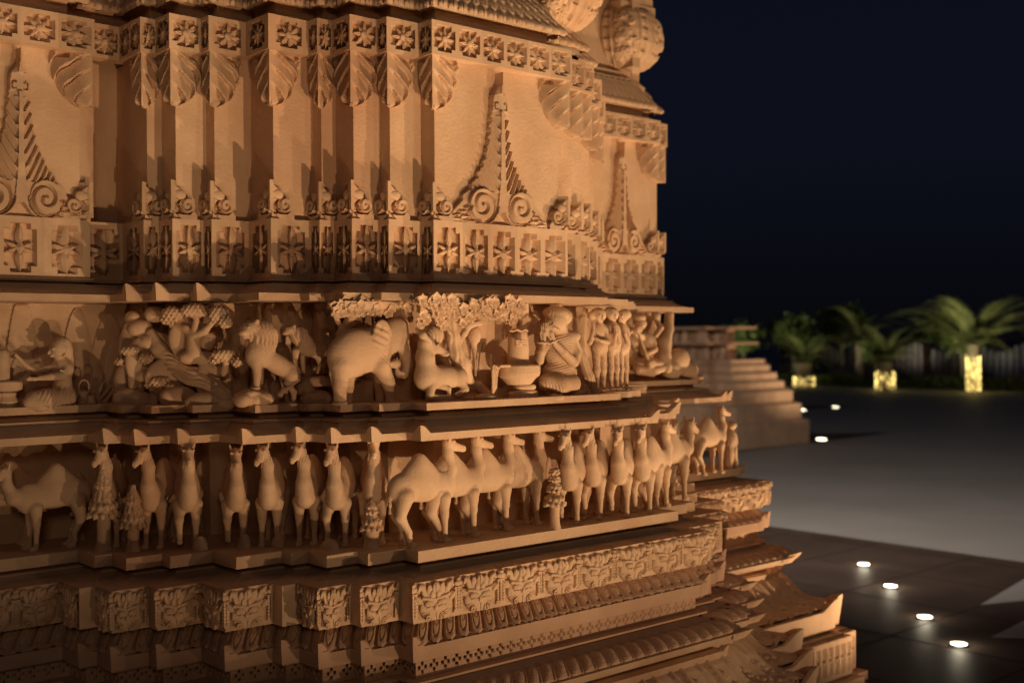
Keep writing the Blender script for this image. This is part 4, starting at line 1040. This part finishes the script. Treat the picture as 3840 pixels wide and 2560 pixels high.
b = B(); ring(b, 50, [(60, 955), (120, 960), (132, 970), (132, 1030), (100, 1045)], F); b.mk('basin', CARVE, lg)
b = B(); ring(b, 50, [(60, 1040), (86, 1060), (80, 1090), (104, 1130), (100, 1180), (110, 1200)], F, fn=lambda r, z, a: r*(1+.02*np.sin(20*a))); b.mk('lotus_base', CARVE, lg)
F = Fig(0, 1000, .44643, .83); F.cx, F.cy = 770, 1100
b = B(); ring(b, 765, [(1, 1082), (22, 1082), (30, 1078), (34, 1084), (24, 1104), (34, 1116), (48, 1140), (44, 1165), (30, 1180), (5, 1181)], F, squash=1)
tag(b.mk('stone_pot', CARVE, smooth=True), 'small round stone pot with a lid in front of the handled pail', 'pot carving')
pr = empty('stone_pail', tuple(F.P(700, 1180)+np.array([0, 0, EYE]))); tag(pr, 'stone pail with a tall arched handle beside the seated woman', 'pail carving')
F = Fig(0, 1000, .44643, .86); F.cx, F.cy = 705, 1080
b = B(); ring(b, 705, [(1, 1052), (30, 1050), (48, 1042), (50, 1050), (44, 1066), (32, 1080), (42, 1110), (46, 1150), (38, 1172), (4, 1176)], F, squash=1); b.mk('bucket', CARVE, pr, smooth=True)
c_ = Fig(0, 1000, .44643, .86).start(640, 930, 770, 1060, -.03, .03, .003); c_.chain([(664, 1045), (662, 990), (680, 958), (706, 948), (732, 958), (748, 990), (746, 1045)], [9]*7, .002); c_.mk('handle', parent=pr)
b = B()
for i, (x, y, a) in enumerate(((800, 1080, 1.9), (815, 1080, 1.45), (830, 1090, 1.1), (850, 1100, .8), (780, 1090, 2.2), (840, 1100, 1.7), (870, 1120, 1.2))):
    p = onY(x*.44643, 1000+(y+50)*.44643, .90); L = .085
    for t in range(6):
        pass
    T_ = np.linspace(0, 1, 7); q = np.array([[p+np.array([math.cos(a)*L*t+.02*t*t*np.sign(math.cos(a)), -.012*math.sin(t*3), math.sin(a)*L*t])+np.array([sgn*.009*math.sin(PI*min(1, t*.95+.05)), .004*abs(sgn), 0]) for sgn in (-1, 0, 1)] for t in T_])
    b.grid(q); Q = q.copy(); Q[:, :, 1] += .006; b.grid(Q[::-1])
tag(b.mk('stone_plant', CARVE), 'stone plant with upright pointed leaves behind the pail', 'plant carving')
# ------------------------------------------------------------------ landscape with a river, between the woman and the lions
LS = empty('landscape_relief', tuple(onY(640, 1532, .62)+np.array([0, 0, EYE]))); tag(LS, 'stone relief of a rippling river running down between trees and rocks', 'landscape relief')
class Slant(Fig):
    def P(s, x, y, f=0):
        ox, oy, sc = s.o; Y = .80+(x-950)/1010*(.40-.80); return onY(ox+sc*x, oy+sc*y, Y-f)
    def start(s, x0, y0, x1, y1, f0, f1, h=.004):
        s.cx, s.cy = (x0+x1)/2, (y0+y1)/2
        c = np.array([s.P(x, y, f) for x in (x0, x1) for y in (y0, y1) for f in (f0, f1)])
        s.c = Clay(c.min(0)-.012, c.max(0)+.012, h); p = (s.P(s.cx, s.cy)); w = (p+np.array([0, 4, 0]))@FW; s.dx = s.o[2]*w/FPX; return s
R_ = Slant(0, 1000, .44643, 0).start(945, 330, 1985, 1200, -.06, .06, .0052)
for x, y, rx, rz, f in ((1090, 1110, 150, 95, .03), (1200, 1130, 110, 80, .02), (1500, 1100, 170, 100, .03), (1740, 1130, 200, 80, .02), (1900, 1150, 90, 60, .0), (1010, 1020, 60, 190, -.01), (1200, 920, 70, 60, .01),
                        (1180, 520, 110, 80, -.03), (1110, 430, 60, 60, -.04), (1300, 400, 90, 70, -.04), (1480, 620, 75, 90, -.01), (1745, 620, 75, 80, -.01), (1600, 760, 105, 62, .01), (1250, 640, 90, 80, -.02), (1700, 760, 120, 60, -.02),
                        (1500, 930, 300, 200, -.045), (1300, 800, 260, 260, -.05), (1650, 600, 250, 230, -.055), (1150, 700, 160, 300, -.055), (1800, 950, 170, 220, -.05)):
    R_.ell((x, y, f), rx, rz, .04, 0, .004)
R_.mk('rocks', parent=LS)
R_ = Slant(0, 1000, .44643, 0).start(1200, 520, 1990, 1200, -.05, .07, .0036)
R_.chain([(1265, 560, -.02), (1330, 700, -.02), (1450, 830, -.016), (1620, 920, -.014), (1780, 990, -.012), (1890, 1080, -.006), (1960, 1150, .0)], [46, 76, 86, 88, 80, 60, 26], .01)
R_.flute((1600, 860, .03), 420, 360, .12, lambda X, Y, Z: .0040*np.sin(330*((Z+.05)+.55*(X-2.2))+2.6*np.sin(75*X))*(.6+.4*np.sin(50*X+90*Z)))
R_.mk('river', parent=LS)
def umb(trunk, rads, crowns, name='tree'):
    xs = [p[0] for t in trunk for p in t]+[c[0]+s_*c[2] for c in crowns for s_ in (1, -1)]; ys = [p[1] for t in trunk for p in t]+[c[1]-c[3] for c in crowns]+[c[1]+c[3] for c in crowns]
    r = Slant(0, 1000, .44643, 0).start(min(xs)-60, min(ys)-30, max(xs)+60, max(ys)+40, -.04, .09, .0032)
    for t, ra in zip(trunk, rads): r.chain([(p[0], p[1], .02) for p in t], ra, .008)
    for (x, y, rx, rz) in crowns: r.ell((x, y, .035), rx, rz, .034, 0, .003)
    for (x, y, rx, rz) in crowns:
        r.flute((x, y, .04), rx*1.25, rz*1.35, .07, lambda X, Y, Z: .006*(np.abs(np.sin(150*(X-.5*Y)+110*Z))*np.abs(np.sin(150*(X-.5*Y)-110*Z))-.35))
    o = r.mk(name, parent=LS); return o
umb([[(1625, 720), (1620, 600)], [(1620, 600), (1560, 520), (1440, 495)], [(1620, 590), (1650, 440)], [(1630, 590), (1720, 540), (1790, 460)]], [[68, 52], [44, 34, 24], [34, 24], [38, 30, 22]], [(1640, 368, 125, 62), (1450, 400, 95, 68), (1400, 440, 60, 48), (1840, 400, 90, 78), (1890, 460, 62, 58)])
umb([[(1120, 990), (1100, 860), (1095, 760)], [(1100, 880), (1170, 800)], [(1095, 870), (1010, 810)]], [[44, 34, 26], [26, 20], [20, 16]], [(1110, 705, 105, 46), (1225, 770, 68, 50), (990, 795, 36, 36)])
umb([[(1290, 1180), (1300, 1090), (1345, 1000)], [(1300, 1090), (1260, 1030)]], [[38, 30, 24], [20, 14]], [(1350, 965, 105, 52), (1270, 1000, 60, 34), (1420, 1010, 48, 36)])
umb([[(1885, 890), (1900, 790)]], [[34, 24]], [(1890, 745, 125, 56), (1800, 780, 50, 40), (1985, 800, 42, 44)])
# ------------------------------------------------------------------ carved vase bulbs on the cornice, far right top
def vase(u, y, Y, R, Hh, label, yawd):
    c = onY(u, y, Y); root = empty('stone_vase', (c[0], c[1], c[2]-Hh/2+EYE)); tag(root, label, 'carved vase', 'bulging carved vases above the cornice')
    n, mrow = 200, 90; a = np.linspace(0, 2*PI, n); v = np.linspace(0, 1, mrow); A, Vv = np.meshgrid(a, v)
    prof = np.interp(v, [0, .04, .10, .25, .45, .62, .8, .92, 1], [.42, .52, .66, .86, .99, 1.0, .96, .90, .82])[:, None]
    sq = 1/(np.abs(np.cos(A))**4+np.abs(np.sin(A))**4)**.25*.97
    loc = (A % (PI/2))-PI/4
    rim = np.clip(1-np.abs(np.abs(loc)-.62)/.10, 0, 1); rim2 = np.clip(1-np.abs(np.abs(loc)-.42)/.06, 0, 1)
    med = np.abs(loc) < .36
    g = np.zeros_like(A)
    for i in range(34):
        r = random.Random(i*3+1); ca, cv = (r.random()-.5)*.6, .08+.84*r.random(); dd = np.hypot((loc-ca)*1.0, (Vv-cv)*1.4); rr = .055+.05*r.random()
        th = np.arctan2((Vv-cv)*1.4, loc-ca); f = (dd/rr*1.3+th/(2*PI)) % 1
        g = np.where(dd < rr, np.maximum(g, .018*np.clip(np.sin(PI*f)*1.4, 0, 1)), g)
    hh = np.where(med, -.012+g, 0)+.014*rim+.006*rim2
    holes = (np.abs(np.abs(loc)-.52) < .07) & (np.sin(Vv*34+loc*6) > .45); hh = np.where(holes, hh-.016, hh)
    Rr = R*prof*sq+hh; th = A+math.radians(yawd)
    P = np.stack([c[0]+Rr*np.cos(th), c[1]+Rr*np.sin(th), c[2]+(Vv-.5)*Hh], -1)
    b = B(); b.grid(P); b.mk('bulb', CARVE, root, smooth=True)
    b = B(); b.lathe([(R*.62, -.13), (R*.66, -.10), (R*.52, -.07), (R*.46, -.03), (R*.50, .012)], (c[0], c[1], c[2]-Hh/2), 40); b.mk('foot', CARVE, root, smooth=True)
    b = B(); s_ = R*.66; b.box(c[0]-s_, c[0]+s_, c[1]-s_, c[1]+s_, c[2]+Hh/2-.01, c[2]+Hh/2+.05); s_ *= .93; b.box(c[0]-s_, c[0]+s_, c[1]-s_, c[1]+s_, c[2]+Hh/2+.052, c[2]+Hh/2+.60); b.mk('square_block', STONE, root)
vase(2325, 172, 1.20, .245, .37, 'bulging carved stone vase silhouetted against the night sky', 8)
vase(2060, -8, .30, .235, .37, 'carved stone vase cut by the top edge, left of the one against the sky', 8)

# ------------------------------------------------------------------ plaza
def sheet(name, pts, z, m, kind='structure'):
    V = [(x, y, z) for x, y in pts]; o = mk(name, V, [tuple(range(len(V)))], m, org=(pts[0][0], pts[0][1], z), eye=False); o['kind'] = kind; return o
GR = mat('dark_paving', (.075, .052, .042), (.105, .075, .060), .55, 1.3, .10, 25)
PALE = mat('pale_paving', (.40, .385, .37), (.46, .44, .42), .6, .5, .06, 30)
FAR = mat('far_plaza', (.20, .17, .15), (.23, .20, .175), .7, .3, .05, 20)
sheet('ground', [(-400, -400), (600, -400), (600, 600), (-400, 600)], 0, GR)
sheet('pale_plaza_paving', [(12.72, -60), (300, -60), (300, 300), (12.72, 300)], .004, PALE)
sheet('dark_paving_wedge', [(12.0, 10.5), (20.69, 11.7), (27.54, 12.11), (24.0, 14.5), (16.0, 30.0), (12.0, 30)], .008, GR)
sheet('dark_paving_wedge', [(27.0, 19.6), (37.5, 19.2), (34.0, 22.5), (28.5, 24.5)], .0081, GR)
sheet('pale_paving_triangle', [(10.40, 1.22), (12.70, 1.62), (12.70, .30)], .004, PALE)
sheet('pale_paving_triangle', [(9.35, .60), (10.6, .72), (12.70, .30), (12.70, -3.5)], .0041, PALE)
# slab joints in the dark paving are real grooves of darker grout: thin strips
JT = mat('paving_joint', (.035, .025, .02), None, .9)
b = B()
for i in range(-2, 13):
    b.box(-2+i*1.2, -1.992+i*1.2, -12, 16, .001, .003)
for j in range(-9, 14):
    b.box(-4, 12.6, j*1.2, j*1.2+.008, .0012, .0032)
o = b.mk('paving_joints', JT, eye=False); o['kind'] = 'structure'

# ------------------------------------------------------------------ in-ground uplights
def uplight(x, y, label, r=.062, watts=0, group='round uplights set in the paving'):
    root = empty('ground_light', (x, y, 0)); tag(root, label, 'ground light', group)
    b = B(); b.lathe([(r*1.25, 0), (r*1.25, .012), (r*1.02, .016), (r*1.0, .010)], (x, y, 0), 32); b.mk('ring', METAL, root, eye=False, smooth=False)
    b = B(); b.lathe([(r*1.0, .011), (r*.6, .0135), (.001, .014)], (x, y, 0), 32); b.mk('lens', LENS, root, eye=False)
    if watts:
        l = spot('uplight_beam', (x, y, .06), (x-.9, y+1.1, 3), watts, col=(1, .74, .46), size=110); return root
uplight(11.30, 2.99, 'glowing ground light in the dark paving, farthest of the near row of four')
uplight(10.51, 2.20, 'glowing ground light, second farthest of the near row of four')
uplight(9.57, 1.31, 'glowing ground light, second nearest of the near row of four')
uplight(8.93, .66, 'glowing ground light, nearest of the row of four, by the bottom edge')
uplight(24.37, 12.22, 'glowing ground light on the dark wedge of paving before the far terrace', r=.12)
uplight(33.69, 19.16, 'glowing ground light right of the far terrace corner', r=.13)
uplight(35.89, 19.30, 'farthest glowing ground light, standing alone right of the far terrace', r=.13)
uplight(31.6, 18.9, 'faint ground light hugging the corner of the far terrace', r=.06)
for (p, t, w, sz), lb in zip(LAMPS, ('right of the middle bay', 'second from the right', 'before the middle bay', 'between two bays', 'before the left bay', 'before the far bay')):
    uplight(p[0], p[1], 'ground light below the temple wall, %s, outside the picture' % lb)
# ------------------------------------------------------------------ far terrace: same stepped section
FT = empty('far_terrace', (22.5, 14.5, 0)); tag(FT, 'distant stepped sandstone terrace with carved friezes at the edge of the plaza', 'terrace')
PF = [(21.3, 24.0), (21.3, 13.3), (21.6, 13.3), (21.6, 12.85), (22.45, 12.85), (22.45, 13.2), (22.7, 13.2), (22.7, 13.8), (22.9, 13.8), (22.9, 24)]
def fpart(name, prof, m=STONE):
    b = B(); s_ = 1.0; sweep(b, PF, [(d*s_, z) for d, z in prof]); return b.mk(name, m, FT)
fpart('top_slab', [(-.6, .25), (.09, .25), (.09, .19), (-.28, .185)])
fpart('frieze_wall', [(-.28, .185), (-.28, -.12)])
fpart('ledge', [(-.28, -.12), (.12, -.12), (.12, -.17), (-.25, -.175)])
fpart('camel_wall', [(-.25, -.175), (-.25, -.52)])
fpart('steps', [(-.25, -.52), (.22, -.52), (.22, -.60), (.30, -.66), (.30, -.80), (.42, -.84), (.42, -.98), (.54, -1.04), (.54, -1.18), (.68, -1.26), (.68, -1.50), (.82, -1.56), (.82, -1.9), (.95, -1.95), (.95, -2.5)])
def blobs(seed, y0):
    def H(S_, T_, w, h):
        out = np.zeros_like(S_); r = random.Random(seed); x = .0
        while x < w:
            wd = .12+.12*r.random(); out = np.maximum(out, .16*bump(S_, T_, x, h*.60, wd*.5, h*.42)); out = np.maximum(out, .15*bump(S_, T_, x+wd*.2, h*.22, .06, .05)); x += wd*1.5+.10*r.random()
        return out
    return H
def frun(name, prof, H):
    b = B()
    for k in range(len(PF)-1):
        if seglen(PF, k) < .05: continue
        ribbon(b, PF, k, .5 if k == 0 else 0, .1 if k == len(PF)-2 else 1, prof, H, .03)
    b.mk(name, CARVE, FT, smooth=True)
def fig_row(name, z0, z1, d, seed):
    """coarse carved figures standing in a shaded niche, each a part"""
    r = random.Random(seed)
    for k in range(3):
        L = seglen(PF, k)
        if L < .1: continue
        t, n_ = segdir(PF, k), segnorm(PF, k); x0, y0 = PF[k]; s_ = max(0, L-5.0) if k == 0 else .05
        while s_ < L-.05:
            w = .13+.12*r.random(); hgt = (z1-z0)*(.70+.25*r.random()); b = B()
            cx, cy = x0+t[0]*s_+n_[0]*(d+.05), y0+t[1]*s_+n_[1]*(d+.05)
            b.lathe([(w*.55, z0), (w*.42, z0+hgt*.45), (w*.5, z0+hgt*.62), (w*.22, z0+hgt*.76), (w*.30, z0+hgt*.88), (.001, z0+hgt)], (cx, cy, 0), 12)
            b.mk(name, CARVE, FT, smooth=True)
            s_ += w*1.25+.12*r.random()+(.14 if r.random() > .7 else 0)
fig_row('carved_figure', -.118, .18, -.10, 3); fig_row('carved_camel', -.51, -.18, -.05, 8)
b = B(); b.box(21.62, 22.4, 13.7, 23.9, -2.4, .24); b.mk('core_block', STONE, FT)
b = B(); b.lathe([(1.1, 0), (.9, .22), (.55, .42), (.2, .52), (.001, .54)], (20.0, 17.0, .2), 24)
tag(b.mk('dark_dome', mat('dark_dome_stone', (.10, .05, .035), (.14, .07, .05), .8, 3)), 'low dark reddish dome just behind the far terrace', 'dome')
spot('terrace_beam', (24.6, 9.0, .1), (22.2, 12.9, 2.8), 650, col=(1, .72, .45), size=50)
spot('terrace_beam', (16.5, 13.5, .1), (21.3, 15.0, 2.4), 45, col=(1, .66, .5), size=80)

# ------------------------------------------------------------------ trees, palms, wall beyond the plaza
LEAF = mat('foliage', (.060, .080, .022), (.10, .125, .035), .6, 2, 0); LEAF2 = mat('palm_leaf', (.055, .062, .022), (.10, .10, .036), .6, 2, 0)
BARK = mat('bark', (.16, .13, .10), (.24, .20, .16), .9, 6); PBARK = mat('palm_bark', (.14, .10, .07), (.20, .15, .10), .9, 6)
FAIRY = mat('fairy_bulb', (1, .8, .4), None, .4, emit=(1, .74, .22), estr=5)
def tubeM(b, pts, rs, n=8):
    P = []
    for i, (p, r) in enumerate(zip(pts, rs)):
        p = np.array(p); a = np.linspace(0, 2*PI, n+1); P.append(np.stack([p[0]+r*np.cos(a), p[1]+r*np.sin(a), p[2]+0*a], -1))
    b.grid(np.array(P))
def palm(x, y, th, fl, n, label, lights, lh=0, seed=1, tr=.24):
    rnd = random.Random(seed); root = empty('palm_tree', (x, y, 0)); tag(root, label, 'palm tree', 'palms beyond the plaza')
    b = B(); tubeM(b, [(x, y, 0), (x+.03, y, th*.3), (x, y, th*.7), (x, y, th)], [tr*1.2, tr, tr*.9, tr*1.1], 12); b.mk('trunk', PBARK, root, eye=False)
    b = B()
    for i in range(n):
        a = i*2.399+rnd.random()*.3; el = .18+1.27*((i*.7548+.2) % 1); L = fl*(.85+.3*rnd.random())
        d = np.array([math.cos(a), math.sin(a), 0]); sd = np.array([-d[1], d[0], 0]); pts = []; p = np.array([x, y, th]); e_ = el
        for j in range(11):
            pts.append(p.copy()); e_ -= (.05+.028*j)*(.38+.34*el); p = p+(d*math.cos(e_)+np.array([0, 0, math.sin(e_)]))*L/10
        for j in range(1, 11):
            q = pts[j]; t = pts[j]-pts[j-1]; w = fl*.15*math.sin(PI*(j/10.5)**.7)+.05
            for k in range(3):
                q2 = q-t*k/3; 
                for s_ in (1, -1):
                    tip = q2+sd*s_*w*.9+t*1.5+np.array([0, 0, -w*.30]); b.add([q2, q2+t*.30, tip], [(0, 1, 2)])
    b.mk('fronds', LEAF2, root, eye=False)
    if lights:
        b = B(); r = random.Random(seed+9)
        for i in range(lights):
            a = r.random()*2*PI; zz = .08+lh*r.random(); rr = tr*1.18; c = np.array([x+rr*math.cos(a), y+rr*math.sin(a), zz]); s_ = .024
            V = [c+np.array(v)*s_ for v in ((1, 0, 0), (0, 1, 0), (-1, 0, 0), (0, -1, 0), (0, 0, 1), (0, 0, -1))]
            b.add(V, [(0, 1, 4), (1, 2, 4), (2, 3, 4), (3, 0, 4), (1, 0, 5), (2, 1, 5), (3, 2, 5), (0, 3, 5)])
        o = b.mk('string_lights', FAIRY, root, eye=False)
def tree(x, y, th, cr, label, seed, squash=.75, white=False):
    rnd = np.random.RandomState(seed); root = empty('round_tree', (x, y, 0)); tag(root, label, 'tree', 'round trees beyond the plaza')
    b = B(); tubeM(b, [(x, y, 0), (x+.03, y, th*.5), (x-.02, y, th)], [.15, .11, .09])
    for i in range(6):
        a = i*1.05; tubeM(b, [(x, y, th*.85), (x+cr*.3*math.cos(a), y+cr*.3*math.sin(a), th+cr*.3), (x+cr*.55*math.cos(a), y+cr*.55*math.sin(a), th+cr*.6)], [.07, .045, .02], 6)
    b.mk('trunk', BARK, root, eye=False)
    N = 2600; cl = rnd.randn(34, 3); cl /= np.linalg.norm(cl, axis=1)[:, None]; cl *= cr*(.35+.6*rnd.rand(34, 1)); cl[:, 2] *= squash
    c = cl[rnd.randint(0, 34, N)]+rnd.randn(N, 3)*cr*.13+np.array([x, y, th+cr*.62]); s_ = .09+.07*rnd.rand(N, 1)
    u = rnd.randn(N, 3); u /= np.linalg.norm(u, axis=1)[:, None]; v = np.cross(u, rnd.randn(N, 3)); v /= np.linalg.norm(v, axis=1)[:, None]
    V = np.stack([c-u*s_, c+v*s_*.5, c+u*s_, c-v*s_*.5], 1).reshape(-1, 3); mk('crown', V, np.arange(4*N).reshape(N, 4), LEAF, root, eye=False)
palm(49.3, 21.0, 2.1, 3.5, 34, 'largest palm, its tall trunk wrapped in warm string lights', 300, 1.55, 2, .24)
palm(48.6, 24.9, 1.3, 2.5, 22, 'palm with a short cube of string lights round its trunk, second from the right', 150, .8, 3, .36)
palm(49.0, 29.6, 1.2, 2.4, 22, 'palm with the leftmost and lowest ring of string lights', 110, .45, 4, .42)
palm(55.5, 30.5, 2.2, 2.6, 18, 'unlit palm between the two string-lit palms on the left', 0, 0, 5)
palm(58.0, 28.0, 2.1, 2.4, 18, 'unlit dark palm behind the middle string-lit palm', 0, 0, 6)
palm(57.0, 21.0, 1.9, 2.3, 18, 'dim palm right behind the largest palm at the frame edge', 0, 0, 8)
TS = [(50.2, 34.2, 1.7, 1.1, 'round green tree nearest the far terrace, brightly lit on its right side'), (53.0, 33.0, 1.9, 1.3, 'dark round tree just right of the one by the terrace'),
      (52.3, 27.6, 1.3, .8, 'small bright green tree between the two left string-lit palms'), (52.6, 23.2, 1.7, 1.0, 'round tree on a pale trunk just left of the largest palm'),
      (56.5, 25.6, 2.0, 1.4, 'dim round tree behind the middle of the row'), (56.0, 19.4, 1.6, 1.1, 'dark round tree at the right frame edge'), (58.5, 33.5, 2.2, 1.5, 'dim round tree at the back behind the leftmost palm')]
for i, (x, y, th, cr, lb) in enumerate(TS): tree(x, y, th, cr, lb, 11+i)
b = B(); rnd = np.random.RandomState(5); N = 4000
c = np.stack([51.5+rnd.rand(N)*.7, 18+rnd.rand(N)*17, .05+.5*rnd.rand(N)], -1); u = rnd.randn(N, 3)*.06; v = rnd.randn(N, 3)*.05
tag(mk('low_hedge', np.stack([c-u, c+v, c+u, c-v], 1).reshape(-1, 3), np.arange(4*N).reshape(N, 4), LEAF, eye=False), 'low clipped hedge running behind the palms', 'hedge')
WP = mat('pale_panel', (.22, .19, .17), None, .8); 
wr = empty('panel_wall', (60, 28, 0)); tag(wr, 'pale vertical-slatted wall standing behind the trees', 'wall')
b = B()
for i in range(64): b.box(60, 60.12, 16+i*.36, 16.24+i*.36, 0, 1.9+.25*math.sin(i*.7))
b.mk('slats', WP, wr, eye=False)
b = B(); b.box(60.13, 60.25, 15.8, 39.2, 0, .5); b.box(60.13, 60.25, 15.8, 39.2, 1.3, 1.45); b.mk('rails', WP, wr, eye=False)
GREEN = (1.0, .98, .60)
def shielded(x, y, label):  # made-up housing for a spotlight added among the trees
    g = empty('added_spotlight', (x, y, 0)); tag(g, label, 'spotlight', 'added garden spotlights')
    b = B(); b.box(x-.03, x+.03, y-.03, y+.03, .02, .08); b.mk('housing', METAL, g, eye=False)
    b = B(); b.box(x-.02, x+.02, y-.02, y+.02, -.01, .02); b.mk('spike', METAL, g, eye=False)
for x, y, tx, ty, w, c, sz in ((41.0, 31.0, 51.5, 31.5, 3400, GREEN, 44), (41.5, 22.0, 52.0, 23.5, 2400, GREEN, 40), (35.0, 17.5, 49.3, 21.0, 26000, (1, .95, .58), 27), (36.0, 21.5, 48.6, 24.9, 8500, GREEN, 20), (36.0, 27.0, 49.0, 29.6, 8500, GREEN, 20), (37.0, 26.0, 57.0, 29.5, 9000, GREEN, 20),
                               (45.5, 33.4, 50.2, 34.4, 900, GREEN, 50),
                               (46.5, 26.5, 52.3, 27.6, 600, GREEN, 45), (52.0, 31.5, 57.0, 29.5, 700, (1, .9, .8), 60), (57.8, 29.5, 60, 29.9, 120, (1, .85, .8), 110), (57.8, 24.5, 60, 24.9, 60, (.8, .9, 1), 110)):
    spot('added_tree_beam', (x, y, .12), (tx, ty, 3.9 if x < 40 else 3.6), w, col=c, size=sz, rad=.2)  # beams added to brighten the trees and the wall behind
    shielded(x, y, 'added shielded spotlight aimed towards the trees, %.0f metres from the terrace corner' % math.hypot(x-22.7, y-13))
# unseen flood lamp added on the temple roof to brighten the plaza
for x, y, tx, ty, w in ((5.6, 2.2, 16.5, 8, 2900),):
    fr = empty('added_flood', (x, y, 6.4)); tag(fr, 'added flood lamp on the temple roof outside the picture', 'flood lamp')
    b = B(); b.box(x-.12, x+.12, y-.08, y+.08, 6.40, 6.58); b.mk('housing', METAL, fr, eye=False)
    b = B(); b.box(x-.03, x+.03, y-.03, y+.03, 6.2, 6.4); b.mk('bracket', METAL, fr, eye=False)
    spot('added_flood_beam', (x+.25, y+.1, 6.5), (tx, ty, 0), w, col=(1, .84, .70), size=95, blend=1, rad=.15)

for p, t, w in FILL:  # mast bodies made up to carry the added fill lamps
    ms = empty('fill_mast', (p[0], p[1], 0)); tag(ms, 'added fill mast on the plaza behind the viewpoint, %s' % ('left of it' if p[0] < 0 else 'right of it'), 'lamp mast')
    b = B(); b.lathe([(.09, 0), (.07, 3), (.05, p[2]-.2)], (p[0], p[1]-1.6, 0), 12); b.mk('pole', METAL, ms, eye=False)
    b = B(); b.lathe([(.5, p[2]-.1), (.42, p[2]+.05), (.1, p[2]+.12)], (p[0], p[1]-1.6, 0), 20); b.mk('lamp_head', METAL, ms, eye=False)
for x, y in ((11.30, 2.99), (10.51, 2.20), (9.57, 1.31), (8.93, .66)):
    l = bpy.data.lights.new('lens_spill', 'POINT'); l.energy = 1.6; l.color = (1, .86, .62); l.shadow_soft_size = .05
    o = bpy.data.objects.new('lens_spill', l); COL.objects.link(o); o.location = (x, y, .09)
